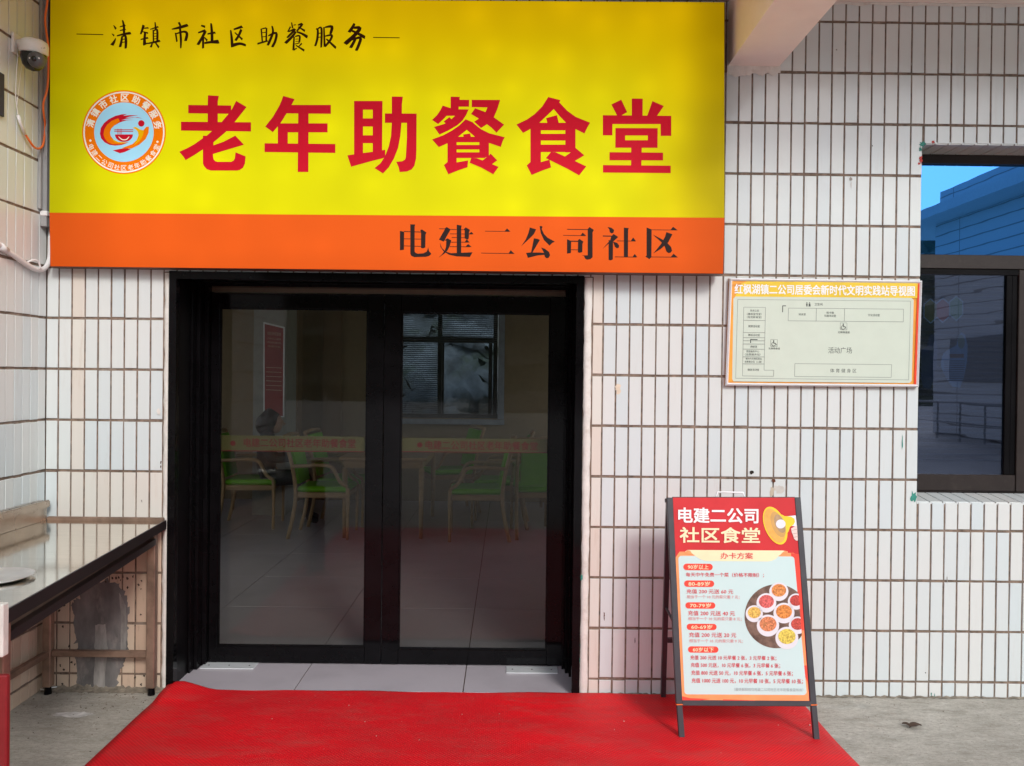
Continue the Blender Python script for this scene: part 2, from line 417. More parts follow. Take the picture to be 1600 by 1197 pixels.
# ------------------------------------------------------------------ print helpers (flat print on real boards)
LAY = .00015
def polys_px(name, plane, off, m, parent, plist, xf=lambda x, y: (x, y)):
    bm = bmesh.new()
    for i, pl in enumerate(plist):
        if isinstance(pl, tuple):                 # strip (brush stroke)
            A_, B_ = [[bm.verts.new(plane.p(*xf(x, y), off + i*LAY)) for x, y in q] for q in pl]
            for k in range(len(A_)-1): bm.faces.new((A_[k], A_[k+1], B_[k+1], B_[k]))
            continue
        vs = [bm.verts.new(plane.p(*xf(x, y), off + i*LAY)) for x, y in pl]
        for tri in tessellate_polygon([[Vector((x, y, 0)) for x, y in pl]]):
            try: bm.faces.new([vs[k] for k in tri])
            except ValueError: pass
    for f in bm.faces:
        f.normal_update()
        if f.normal.dot(plane.n) < 0: f.normal_flip()
    return add(name, bm, m, parent)
def thin(x0, y0, x1, y1, t=6):
    dx, dy = x1-x0, y1-y0; l = math.hypot(dx, dy); nx, ny = -dy/l*t/2, dx/l*t/2
    return [(x0+nx, y0+ny), (x1+nx, y1+ny), (x1-nx, y1-ny), (x0-nx, y0-ny)]
def brush(pts, kw=1.0):
    """a brush stroke: (x, y, width) points -> outline polygon"""
    P = [(Vector((a, b)), c) for a, b, c in pts]
    if len(P) > 2:
        Q = []
        for i in range(len(P)-1):
            p0, p1, p2, p3 = P[max(i-1, 0)], P[i], P[i+1], P[min(i+2, len(P)-1)]
            for j in range(4):
                t = j/4
                q = .5*((2*p1[0])+(p2[0]-p0[0])*t+(2*p0[0]-5*p1[0]+4*p2[0]-p3[0])*t*t+(3*p1[0]-p0[0]-3*p2[0]+p3[0])*t**3)
                Q.append((q, p1[1]+(p2[1]-p1[1])*t))
        Q.append(P[-1]); P = Q
    L, Rr = [], []
    for i, (p, wd) in enumerate(P):
        d = (P[min(i+1, len(P)-1)][0]-P[max(i-1, 0)][0]).normalized(); n = Vector((-d.y, d.x))
        k = .5*wd*kw*(.8 if i in (0, len(P)-1) else 1.0)
        L.append(p+n*k+d*(wd*.18 if i == len(P)-1 else -wd*.1 if i == 0 else 0)); Rr.append(p-n*k+d*(-wd*.12 if i == len(P)-1 else wd*.1 if i == 0 else 0))
    return ([tuple(v) for v in L], [tuple(v) for v in Rr])
def text_px(s, plane, off, m, parent, x0, y0, x1, y1, bold=0.0, tilt=.0105, name='lettering', angle=None, center=None, size=None):
    cu = bpy.data.curves.new('t', 'FONT'); cu.body = s; cu.resolution_u = 2; cu.dimensions = '2D'; cu.fill_mode = 'FRONT'
    ob = bpy.data.objects.new('t', cu); me = bpy.data.meshes.new_from_object(ob); bpy.data.objects.remove(ob); bpy.data.curves.remove(cu)
    xs_ = [v.co.x for v in me.vertices]; ys_ = [v.co.y for v in me.vertices]
    if not xs_: return None
    ax, bx_, ay, by = min(xs_), max(xs_), min(ys_), max(ys_)
    org = ORG.get(parent.name, Vector())
    h_px = (y1-y0) if angle is None else size; rb_ = bold*h_px
    sh = [(0, 0)] if bold <= 0 else [(0, 0)] + [(math.cos(math.pi*(2*k+1)/4)*rb_, math.sin(math.pi*(2*k+1)/4)*rb_) for k in range(4)]
    base = [v.co.copy() for v in me.vertices]; fc = [list(p.vertices) for p in me.polygons]; nv = len(base)
    me2 = bpy.data.meshes.new(name); me2.from_pydata([c for _ in sh for c in base], [], [[i+nv*k for i in f] for k in range(len(sh)) for f in fc]); bpy.data.meshes.remove(me); me = me2
    for vi, v in enumerate(me.vertices):
        sx_, sy_ = sh[vi//nv]; lay = (vi//nv)*.00004
        if angle is None:
            px = x0 + (v.co.x-ax)/(bx_-ax)*(x1-x0); py = y1 - (v.co.y-ay)/(by-ay)*(y1-y0) + tilt*(px-(x0+x1)/2)
        else:
            k = size/max(by-ay, bx_-ax); dx, dy = (v.co.x-(ax+bx_)/2)*k, -(v.co.y-(ay+by)/2)*k
            px = center[0] + dx*math.cos(angle) - dy*math.sin(angle); py = center[1] + dx*math.sin(angle) + dy*math.cos(angle)
        v.co = plane.p(px+sx_, py+sy_, off+lay) - org
    me.update()
    return addme(name, me, m, parent)
def circ(cx, cy, r, n=40, a0=0, a1=2*math.pi, ry=None):
    ry = ry or r
    return [(cx+r*math.cos(a0+(a1-a0)*i/n), cy+ry*math.sin(a0+(a1-a0)*i/n)) for i in range(n if abs(a1-a0-2*math.pi) < 1e-6 else n+1)]

# ------------------------------------------------------------------ big lit signboard
def lit(name, col, es, dark=.55, hue=None):
    m, t, b, o = nodes(name); v = pos(t)
    g = N(t, 'ShaderNodeSeparateXYZ'); t.links.new(v, g.inputs[0])
    # rows of lamps behind the vinyl: soft spots
    wv = N(t, 'ShaderNodeTexVoronoi', feature='SMOOTH_F1'); wv.inputs['Scale'].default_value = 5.5; wv.inputs['Smoothness'].default_value = 1.0; wv.inputs['Randomness'].default_value = .55
    t.links.new(v, wv.inputs['Vector'])
    spot = ramp(t, wv.outputs['Distance'], .0, .75, (1.14, 1.14, 1.14, 1), (.84, .84, .84, 1))
    big = ramp(t, noise(t, pos(t, (.8, 1, 1.6)), 1.1, 2), .3, .7, (.86, .86, .86, 1), (1.08, 1.08, 1.08, 1))
    def edge(sock, a, b_, lo):
        r = N(t, 'ShaderNodeMapRange', interpolation_type='SMOOTHSTEP'); r.inputs[1].default_value = a; r.inputs[2].default_value = b_; r.inputs[3].default_value = lo; r.inputs[4].default_value = 1
        t.links.new(sock, r.inputs[0]); return r.outputs[0]
    def mul(a, b_):
        n = N(t, 'ShaderNodeMath', operation='MULTIPLY'); t.links.new(a, n.inputs[0]); t.links.new(b_, n.inputs[1]); return n.outputs[0]
    e = mul(mul(spot, big), mul(mul(edge(g.outputs[0], .97, .72, .45), edge(g.outputs[0], -2.14, -1.72, .42)), mul(edge(g.outputs[2], 3.35, 2.9, .85), edge(g.outputs[2], 1.98, 2.10, .8))))
    st = N(t, 'ShaderNodeMath', operation='MULTIPLY'); st.inputs[1].default_value = es; t.links.new(e, st.inputs[0])
    b.inputs['Base Color'].default_value = (*[c*dark for c in col], 1); b.inputs['Roughness'].default_value = .5; b.inputs['Specular IOR Level'].default_value = .08
    b.inputs['Emission Color'].default_value = (*col, 1)
    if hue: t.links.new(mix(t, mul(edge(g.outputs[2], 3.3, 2.5, 0), edge(g.outputs[0], 1.05, .45, .15)), hue, col), b.inputs['Emission Color'])
    t.links.new(st.outputs[0], b.inputs['Emission Strength'])
    return m
L_YEL = lit('lit_yellow_vinyl', (1.0, .94, .0), .34, .23, (1.0, .58, .0))
L_ORG = lit('lit_orange_vinyl', (1.0, .14, .012), .21, .46)
L_RED = lit('lit_red_vinyl', (.75, .008, .03), .18, .54)
L_BRN = lit('lit_dark_brown_vinyl', (.045, .013, .003), .12, .6)
L_BLK = lit('lit_black_vinyl', (.035, .020, .018), .12, .6)
L_LORG = lit('lit_logo_orange', (1.0, .22, .0), .26, .55)
L_LWH = lit('lit_logo_white', (.85, .85, .72), .28, .7)
L_LBL = lit('lit_logo_pale_blue', (.42, .80, 1.0), .30, .5)
L_LYE = lit('lit_logo_yellow', (.95, .50, .0), .28, .5)
SG = Pl((.98, -.12, 0), ((-.05), -3.06, 0))
sTL, sBL, sTR, sBR = SG.p(77, -4), SG.p(77.5, 416.5), SG.p(1133.5, 3), SG.p(1131, 428)
sign = thing('signboard', ((sBL+sBR)/2), 'big lit yellow and orange signboard with red Chinese title above the black door', 'sign')
def sheet(bm, pts, back):
    f_ = [bm.verts.new(p) for p in pts]; k = [bm.verts.new(p - SG.n*back) for p in pts]
    bm.faces.new(f_); bm.faces.new(k[::-1])
    for i in range(len(pts)):
        j = (i+1) % len(pts); bm.faces.new((f_[i], k[i], k[j], f_[j]))
    return bm
def inset(p, c, d): return p + (c-p).normalized()*d
cen = (sTL+sBR)/2
M_SIDE = M('sign_box_metal', (.10, .045, .03), .5, var=.3)
add('box', sheet(bmesh.new(), [p - SG.n*.004 for p in (sTL, sTR, sBR, sBL)], .085), M_SIDE, sign)
i1, i2 = SG.p(77.3, 332.2), SG.p(1132, 340.2)
add('yellow_face', sheet(bmesh.new(), [inset(sTL, cen, .006), inset(sTR, cen, .006), i2, i1], .0035), L_YEL, sign)
add('orange_band', sheet(bmesh.new(), [i1-Vector((0, 0, .0006)), i2-Vector((0, 0, .0006)), inset(sBR, cen, .004), inset(sBL, cen, .004)], .0035), L_ORG, sign)

G = {}
G['老'] = (270, [[(470,77),(615,85),(602,160),(602,500),(466,500),(466,200)], [(207,206),(781,213),(781,325),(207,318)], [(110,430),(1046,438),(1046,561),(110,549)],
 [(848,153),(987,234),(830,432),(715,561),(600,660),(545,705),(400,803),(290,875),(172,944),(148,905),(88,832),(200,780),(290,730),(400,652),(460,612),(522,556),(655,432),(745,325),(790,262)],
 [(403,617),(470,617),(545,700),(545,745),(538,862),(540,900),(548,935),(570,958),(600,966),(780,966),(812,950),(830,920),(838,838),(974,893),(965,990),(940,1045),(895,1075),(860,1083),(510,1083),(455,1065),(415,1020),(403,985)],
 [(836,616),(952,738),(538,862),(500,850),(500,760),(545,745),(680,697)]])
G['年'] = (405, [[(320,85),(475,128),(430,210),(385,290),(285,450),(183,570),(80,495),(180,370),(270,215),(300,145)], [(300,206),(958,206),(958,325),(280,318)], [(249,452),(914,452),(914,573),(249,573)],
 [(249,480),(383,480),(383,760),(249,760)], [(72,718),(1018,728),(1018,848),(72,836)], [(522,300),(660,300),(658,1102),(515,1102)]])
G['助'] = (535, [[(156,153),(276,153),(276,900),(156,900)], [(405,153),(536,153),(530,880),(405,880)], [(156,153),(536,153),(536,270),(156,270)], [(200,386),(480,386),(480,495),(200,495)], [(200,612),(480,612),(480,717),(200,717)],
 [(67,880),(156,866),(276,848),(405,832),(573,805),(573,900),(540,920),(405,952),(117,1032)],
 [(660,94),(808,96),(796,200),(795,320),(788,470),(775,620),(745,780),(690,920),(620,1040),(543,1122),(430,1050),(510,985),(570,890),(620,760),(650,620),(660,450)],
 [(568,320),(992,322),(990,800),(985,920),(962,1020),(925,1068),(860,1096),(765,1103),(752,1040),(720,966),(800,958),(838,935),(848,900),(862,640),(862,446),(568,446)]])
G['餐'] = (665, [[(334,94),(458,98),(446,180),(440,270),(334,270)], [(440,136),(582,138),(580,230),(440,230)], [(228,214),(340,250),(300,330),(240,395),(168,462),(85,407),(150,345),(195,280)],
 [(330,262),(575,266),(540,345),(490,420),(420,480),(300,550),(185,602),(112,500),(250,460),(340,400),(392,352),(280,352),(255,330)], [(318,368),(350,402),(400,440),(330,500),(240,430)],
 [(616,138),(996,140),(960,260),(912,372),(816,468),(740,515),(648,430),(740,370),(800,300),(826,240),(616,236)], [(662,250),(800,302),(912,372),(1050,470),(946,578),(880,510),(816,462),(704,386),(606,328)],
 [(535,398),(635,440),(625,460),(550,540),(435,632),(310,712),(176,770),(86,668),(240,610),(350,550),(450,480)], [(535,398),(635,445),(740,530),(850,585),(1058,638),(1030,690),(1005,768),(850,716),(740,680),(660,632),(550,540)],
 [(502,602),(595,588),(610,650),(515,660)], [(293,632),(415,632),(415,1000),(293,1040)], [(718,632),(846,632),(846,900),(718,916)], [(350,632),(800,632),(800,706),(350,706)], [(350,742),(760,742),(760,802),(350,802)],
 [(350,840),(800,840),(800,916),(350,916)], [(245,1010),(293,970),(415,975),(570,948),(560,1040),(440,1080),(305,1134)], [(610,916),(680,918),(780,955),(890,1000),(975,1034),(904,1134),(750,1048),(588,980)],
 [(868,856),(958,948),(885,1000),(800,1010),(720,980),(850,880)]])
G['食'] = (800, [[(484,100),(650,142),(600,220),(557,262),(470,345),(366,443),(260,520),(148,580),(58,468),(200,400),(300,330),(400,230)], [(540,140),(636,175),(740,285),(850,365),(1044,443),(1005,510),(968,588),(850,530),(720,443),(640,360),(557,262)],
 [(455,382),(600,342),(625,450),(475,460)], [(246,443),(386,443),(386,1000),(246,1000)], [(712,443),(848,443),(848,840),(712,840)], [(300,445),(800,445),(800,546),(300,546)], [(300,592),(760,592),(760,682),(300,682)],
 [(300,737),(800,737),(800,836),(300,836)], [(196,1014),(246,970),(386,970),(500,938),(522,1042),(400,1085),(262,1142)], [(520,836),(580,838),(706,895),(840,955),(992,1028),(896,1148),(740,1060),(452,918)],
 [(848,780),(966,880),(840,955),(740,950),(700,900),(800,830)]])
G['堂'] = (930, [[(348,135),(427,302),(345,350),(298,360),(215,200)], [(488,120),(635,122),(632,400),(488,400)], [(764,155),(917,220),(830,345),(820,360),(690,360)],
 [(101,343),(1016,352),(1016,620),(874,620),(872,462),(230,462),(230,613),(101,613)], [(270,515),(400,515),(400,778),(268,778)], [(702,517),(834,517),(832,780),(702,778)], [(270,515),(834,517),(834,615),(270,615)],
 [(270,678),(832,678),(832,780),(270,778)], [(480,770),(622,770),(616,1030),(478,1030)], [(190,838),(906,844),(906,948),(190,946)], [(103,1010),(1008,1018),(1008,1118),(103,1110)]])
for ch, (ox, pl) in G.items():
    polys_px('title_character', SG, .0006, L_RED, sign, pl, lambda x, y, ox=ox: (ox+x/8.55, 140+y/8.55))
o2 = 1600
SER = [
 [[(104,145),(150,155),(147,350),(104,356)], [(217,73),(270,75),(264,100),(264,370),(275,385),(300,393),(360,388),(395,370),(412,325),(420,365),(446,395),(420,418),(380,427),(260,430),(230,418),(217,395)],
  [(325,135),(345,130),(393,163),(382,185),(380,325),(355,335),(333,330),(333,165)], thin(147,152,340,158,8), thin(147,231,340,235), thin(147,308,340,314)],
 [[(530,118),(590,120),(612,103),(655,128),(580,262),(528,240),(592,127),(530,125)], [(580,245),(600,240),(618,225),(662,248),(645,310),(620,360),(590,390),(522,437),(560,400),(590,360),(605,320),(608,252)],
  [(538,272),(560,330),(600,370),(660,388),(720,385),(893,377),(865,428),(720,422),(640,405),(580,370),(545,320)], [(722,78),(776,88),(770,110),(770,400),(722,400)],
  thin(650,130,815,133), thin(648,177,890,180), thin(668,217,815,219), thin(655,268,840,268), thin(645,316,860,318),
  [(800,125),(820,107),(865,135),(855,160),(852,230),(835,240),(808,225),(808,140)], [(852,180),(880,156),(905,181)], [(806,271),(830,236),(862,271)], [(813,320),(845,288),(883,320)]],
 [thin(1030,148,1295,151), [(1240,151),(1268,118),(1305,154)], thin(988,386,1340,392), [(1282,393),(1308,355),(1350,396)]],
 [[(1515,108),(1585,128),(1560,180),(1500,240),(1422,312),(1470,240),(1500,170)], [(1622,95),(1638,90),(1655,100),(1645,125),(1670,180),(1710,220),(1788,262),(1760,275),(1730,305),(1670,245),(1635,170)],
  [(1560,225),(1600,232),(1625,243),(1545,380),(1620,380),(1678,385),(1672,405),(1600,412),(1495,438),(1475,385),(1530,378)], [(1638,325),(1680,340),(1725,375),(1735,410),(1720,438),(1695,442),(1678,425),(1668,380)]],
 [thin(1920,128,2150,131,8), [(2145,125),(2165,103),(2212,135),(2198,160),(2198,430),(2175,452),(2135,458),(2115,445),(2105,418),(2083,412),(2145,410)], thin(1878,193,2110,198), [(2062,199),(2090,164),(2130,201)],
  [(1920,235),(1965,255),(1962,385),(1920,392)], [(2040,245),(2055,233),(2098,262),(2088,285),(2086,375),(2055,383),(2038,378)], thin(1960,257,2045,259,11), thin(1960,350,2042,351)],
 [[(2360,103),(2400,110),(2432,135),(2425,165),(2405,172),(2385,160),(2380,130)], thin(2310,200,2412,203,11), [(2400,205),(2425,178),(2477,212),(2420,262),(2370,285),(2306,342),(2350,290),(2390,245)],
  [(2372,245),(2420,250),(2418,455),(2395,466),(2372,460)], [(2420,262),(2465,275),(2487,305),(2480,330),(2460,333),(2440,318)], [(2538,110),(2592,115),(2584,135),(2582,428),(2538,428)],
  thin(2465,254,2660,256), [(2612,256),(2638,216),(2670,258)], thin(2440,427,2670,430), [(2630,430),(2655,395),(2683,432)]],
 [[(2785,108),(2840,130),(2837,430),(2815,452),(2772,425),(2785,412)], thin(2835,133,3110,136), [(3045,136),(3072,100),(3123,139)], thin(2835,428,3115,431), [(3045,431),(3078,393),(3125,434)],
  [(3000,158),(3065,182),(3020,270),(2940,340),(2858,390),(2940,290),(2985,210)], [(2852,185),(2930,225),(3000,265),(3050,320),(3062,360),(3045,382),(3020,385),(3000,368),(2980,310),(2940,262)]]]
for pl in SER: polys_px('subtitle_character', SG, .0006, L_BLK, sign, pl, lambda x, y: (610+x/6.957, 340+y/6.957))
BR_ = [
 [[(128,142,10),(155,185,28)], [(108,238,8),(135,262,22)], [(152,290,8),(135,330,22),(108,370,34)], [(198,162,12),(262,142,20)], [(230,85,14),(245,150,22),(247,235,24)], [(200,204,12),(265,188,20)], [(165,265,12),(240,245,20),(325,232,28)],
  [(226,268,18),(217,330,22),(202,392,26)], [(226,274,12),(262,264,22),(270,330,26),(266,408,22)], [(228,305,10),(258,300,12)], [(225,340,10),(258,334,12)]],
 [[(470,140,28),(455,190,22),(435,245,16)], [(462,178,12),(525,172,20)], [(455,215,12),(520,232,20)], [(435,305,14),(520,285,24)], [(488,215,22),(480,300,24),(482,368,36)], [(470,365,20),(520,345,14)], [(545,190,12),(638,160,20)], [(600,108,14),(608,190,24)],
  [(580,195,18),(582,330,18)], [(584,208,12),(624,196,20),(626,320,22)], [(590,240,9),(618,237,9)], [(590,270,9),(618,267,9)], [(590,300,9),(618,297,9)], [(515,352,14),(600,335,20),(658,320,22)], [(572,345,16),(553,395,26)], [(605,340,16),(645,398,24)]],
 [[(868,108,24),(888,150,26)], [(788,188,10),(880,168,26),(972,140,30)], [(832,228,20),(848,330,20)], [(838,240,12),(925,216,20),(962,240,26),(945,322,28)], [(882,165,20),(893,300,22),(892,405,14)]],
 [[(1122,145,20),(1168,160,28)], [(1088,228,18),(1172,200,30)], [(1175,205,28),(1130,290,24),(1085,365,28)], [(1146,275,26),(1145,405,26)], [(1158,278,12),(1192,318,26)], [(1195,242,18),(1285,226,26)], [(1236,120,18),(1246,230,26),(1247,340,28)], [(1160,346,20),(1235,335,24),(1325,330,42)]],
 [[(1492,190,20),(1590,158,34)], [(1458,196,14),(1470,290,24),(1475,370,28)], [(1460,378,36),(1560,352,26),(1632,372,22)], [(1580,190,26),(1550,260,22),(1512,318,24)], [(1505,225,14),(1592,305,24)]],
 [[(1805,182,18),(1818,330,18)], [(1805,186,12),(1862,172,18)], [(1866,172,20),(1862,325,20)], [(1815,228,9),(1858,223,11)], [(1815,276,9),(1858,271,11)], [(1762,354,22),(1880,320,20)], [(1928,150,14),(1938,230,22),(1880,372,26)], [(1885,264,14),(1975,232,24),(1966,320,24),(1930,392,24)]],
 [[(2150,110,14),(2162,175,20)], [(2172,142,12),(2200,136,12)], [(2138,158,18),(2108,218,16)], [(2115,218,12),(2190,188,22),(2100,285,20)], [(2222,142,14),(2272,130,22),(2208,212,16)], [(2226,160,12),(2302,208,26)], [(2200,215,18),(2160,270,24),(2080,348,30)], [(2208,218,16),(2270,240,20),(2332,278,32)],
  [(2180,272,18),(2172,425,26)], [(2190,272,12),(2242,266,18),(2238,340,18)], [(2195,302,8),(2228,300,8)], [(2195,328,8),(2228,326,8)], [(2190,358,12),(2242,346,12)], [(2200,372,14),(2296,432,26)], [(2268,350,20),(2235,385,12)], [(2172,428,20),(2212,404,12)]],
 [[(2428,182,14),(2448,200,20),(2442,300,22),(2418,380,20)], [(2445,186,12),(2490,180,20),(2487,395,20)], [(2450,235,10),(2482,232,12)], [(2450,282,10),(2482,276,12)], [(2518,165,18),(2526,385,26)], [(2525,168,12),(2608,160,30),(2592,242,24)], [(2530,268,12),(2606,256,22),(2590,312,22),(2528,388,20)], [(2545,298,14),(2600,350,20),(2655,402,24)]],
 [[(2866,122,22),(2840,170,28),(2802,222,30)], [(2850,172,20),(2926,176,34),(2860,262,34),(2758,355,42)], [(2825,200,18),(2895,232,24),(2985,282,34)], [(2835,308,16),(2932,285,28),(2912,370,28),(2884,432,26)], [(2882,280,24),(2860,330,26),(2820,400,30)]]]
for ch in BR_: polys_px('brush_character', SG, .0006, L_BRN, sign, [brush(s, 1.22) for s in ch], lambda x, y: (160+x/7.273, 20+y/7.273))
polys_px('rule_line', SG, .0006, L_BRN, sign, [thin(119.5, 53.3, 161.5, 54.2, 1.4)])
polys_px('rule_line', SG, .0006, L_BRN, sign, [thin(583, 58.6, 624.5, 59.2, 1.4)])
# round emblem
LC = (193.8, 206.6)
em = polys_px('emblem', SG, .0006, L_LORG, sign, [circ(*LC, 65.4, 72)])
def ring(r0, r1, n=64): return [[(LC[0]+r*math.cos(a), LC[1]+r*math.sin(a)) for r, a in ((r0, 2*math.pi*i/n), (r1, 2*math.pi*i/n), (r1, 2*math.pi*(i+1)/n), (r0, 2*math.pi*(i+1)/n))] for i in range(n)]
bm = bmesh.new()
for q in ring(61.2, 63.4): bm.faces.new([bm.verts.new(SG.p(x, y, .0010)) for x, y in q])
add('ring', bm, L_LWH, em)
polys_px('centre_disc', SG, .0010, L_LBL, em, [circ(*LC, 46.5, 64)])
for i, c in enumerate('清镇市社区助餐服务'):
    a = R(165 - i*(165-12)/8); ctr = (LC[0]+54*math.cos(a), LC[1]-54*math.sin(a))
    text_px(c, SG, .0012, L_LWH, em, 0, 0, 0, 0, bold=.03, angle=math.pi/2-a, center=ctr, size=12)
for i, c in enumerate('电建二公司社区老年助餐食堂'):
    a = R(204.5 + i*(335-204.5)/12); ctr = (LC[0]+56*math.cos(a), LC[1]-56*math.sin(a))
    text_px(c, SG, .0012, L_LWH, em, 0, 0, 0, 0, bold=.01, angle=-(a-R(270)), center=ctr, size=8.6)
ez = lambda x, y: (120+x/7.98, 130+y/7.98)
for c_ in ((171, 717), (1008, 732)): polys_px('dot', SG, .0012, L_LWH, em, [circ(*c_, 14, 12)], ez)
polys_px('swoosh', SG, .0014, L_RED, em, [[(630,385),(560,390),(480,410),(400,450),(340,500),(300,560),(290,630),(305,690),(350,740),(410,770),(480,780),(560,772),(650,740),(590,738),(520,735),(460,705),(425,660),(415,620),(430,570),(470,530),(540,490),(620,465),(725,457),(620,458),(560,462),(620,445),(730,430),(820,440),(760,425),(660,432),(610,430),(700,412),(770,402),(660,400),(580,408)],
    [(450,840),(540,820),(620,812),(680,822),(600,860),(540,875)], circ(806, 503, 40, 24)], ez)
polys_px('swoosh', SG, .0024, L_LORG, em, [[(520,440),(440,470),(380,520),(345,580),(335,640),(350,690),(390,740),(450,765),(540,765),(640,742),(590,738),(520,735),(460,705),(425,660),(415,620),(430,570),(470,530),(540,480)],
    [(700,555),(740,548),(790,580),(835,588),(870,545),(902,545),(898,620),(860,700),(780,770),(690,815),(560,815),(620,790),(700,760),(750,710),(772,650),(765,610),(740,580)]], ez)
polys_px('swoosh', SG, .0029, L_LYE, em, [[(700,555),(740,548),(790,580),(840,592),(830,650),(790,720),(720,770),(750,710),(772,650),(765,610),(740,580)], [(430,690),(480,740),(560,752),(640,742),(590,738),(520,735),(460,705)]], ez)
polys_px('bowl', SG, .0033, L_RED, em, [[(480,642),(705,642)]+circ(592, 642, 112, 16, 0, math.pi, 92)[1:-1]], ez)
polys_px('noodles', SG, .0036, L_LWH, em, [brush([(525,668,6),(560,700,12),(595,710,12),(630,700,12),(658,668,6)])], ez)
polys_px('chopsticks', SG, .0036, L_RED, em, [thin(472,583,708,583,9), thin(472,602,708,604,9), thin(515,570,515,640,5), thin(531,570,531,640,5), thin(547,570,547,640,5), thin(563,570,563,640,5)], ez)

# ------------------------------------------------------------------ door casing and two glass doors
DY = .365
DP = Pl((0, DY, 0), (0, -1, 0))
casing = thing('door_frame', (-.62, .1, 0), 'wide glossy black metal frame lining the deep doorway under the signboard', 'door frame')
tx0, tx1, tz = DOOR[0]-.006, DOOR[1]+.0, DOOR[2]
add('casing_strip', B(tx0, tx0+.034, -.012, .03, 0, tz+.006), M_BLACK, casing)
add('casing_strip', B(tx1-.036, tx1, -.012, .03, 0, tz+.006), M_BLACK, casing)
add('casing_strip', B(tx0+.034, tx1-.036, -.0115, .03, tz-.030, tz+.005), M_BLACK, casing)
for nm, a in (('side_panel', (DOOR[0]+.001, DOOR[0]+.006, .031, WTH+.1, 0, tz)), ('side_panel', (DOOR[1]-.008, DOOR[1]-.001, .031, WTH+.1, 0, tz)), ('top_panel', (DOOR[0]+.007, DOOR[1]-.009, .031, WTH+.1, tz-.006, tz-.001))):
    add(nm, B(*a), M_BLACK2, casing)
for x0, x1, y0 in ((-1.578, -1.567, .22), (-1.566, -1.550, .27), (-1.549, -1.530, .33), (.290, .302, .33), (.303, .318, .27), (.319, .343, .22)):
    add('jamb_rib', B(x0, x1, y0, WTH+.08, 0, 1.955, bev=.001), M_BLACK, casing)
add('header', B(-1.529, .289, .30, WTH+.08, 1.935, 1.956, bev=.001), M_BLACK, casing)
add('header_strip', B(-1.529, .289, DY+.012, DY+.05, 1.912, 1.9345), M_BRASS, casing)
def glass(name, tint, k=1.0, ior=1.5, mx=1.0, gcol=(1, 1, 1)):
    m = bpy.data.materials.new(name); m.use_nodes = True; t = m.node_tree; t.nodes.clear()
    o = N(t, 'ShaderNodeOutputMaterial'); tr = N(t, 'ShaderNodeBsdfTransparent'); tr.inputs[0].default_value = (*tint, 1)
    gl = N(t, 'ShaderNodeBsdfGlossy'); gl.inputs['Roughness'].default_value = .0; t.links.new(ramp(t, noise(t, pos(t, (3, 1, .8)), 3.0, 7, .75), .5, .75, (.0, .0, .0, 1), (.22, .22, .22, 1)), gl.inputs['Roughness']); gl.inputs['Color'].default_value = (*gcol, 1)
    nz = noise(t, pos(t), 2.2, 2); b = N(t, 'ShaderNodeBump'); b.inputs['Strength'].default_value = .02; b.inputs['Distance'].default_value = .004
    t.links.new(nz, b.inputs['Height']); t.links.new(b.outputs[0], gl.inputs['Normal'])
    fr = N(t, 'ShaderNodeFresnel'); fr.inputs[0].default_value = ior
    ml = N(t, 'ShaderNodeMath', operation='MULTIPLY_ADD', use_clamp=True); ml.inputs[1].default_value = k; ml.inputs[2].default_value = 0; t.links.new(fr.outputs[0], ml.inputs[0])
    mx_ = N(t, 'ShaderNodeMixShader'); t.links.new(ml.outputs[0], mx_.inputs[0]); t.links.new(tr.outputs[0], mx_.inputs[1]); t.links.new(gl.outputs[0], mx_.inputs[2])
    t.links.new(mx_.outputs[0], o.inputs[0]); return m
M_GLASS = glass('tinted_door_glass', (.735, .735, .71), .46)
M_BAND = M('olive_film', (.15, .15, .055), .6, var=.1)
M_BANDT = M('dull_red_print', (.22, .003, .010), .6, var=.05)
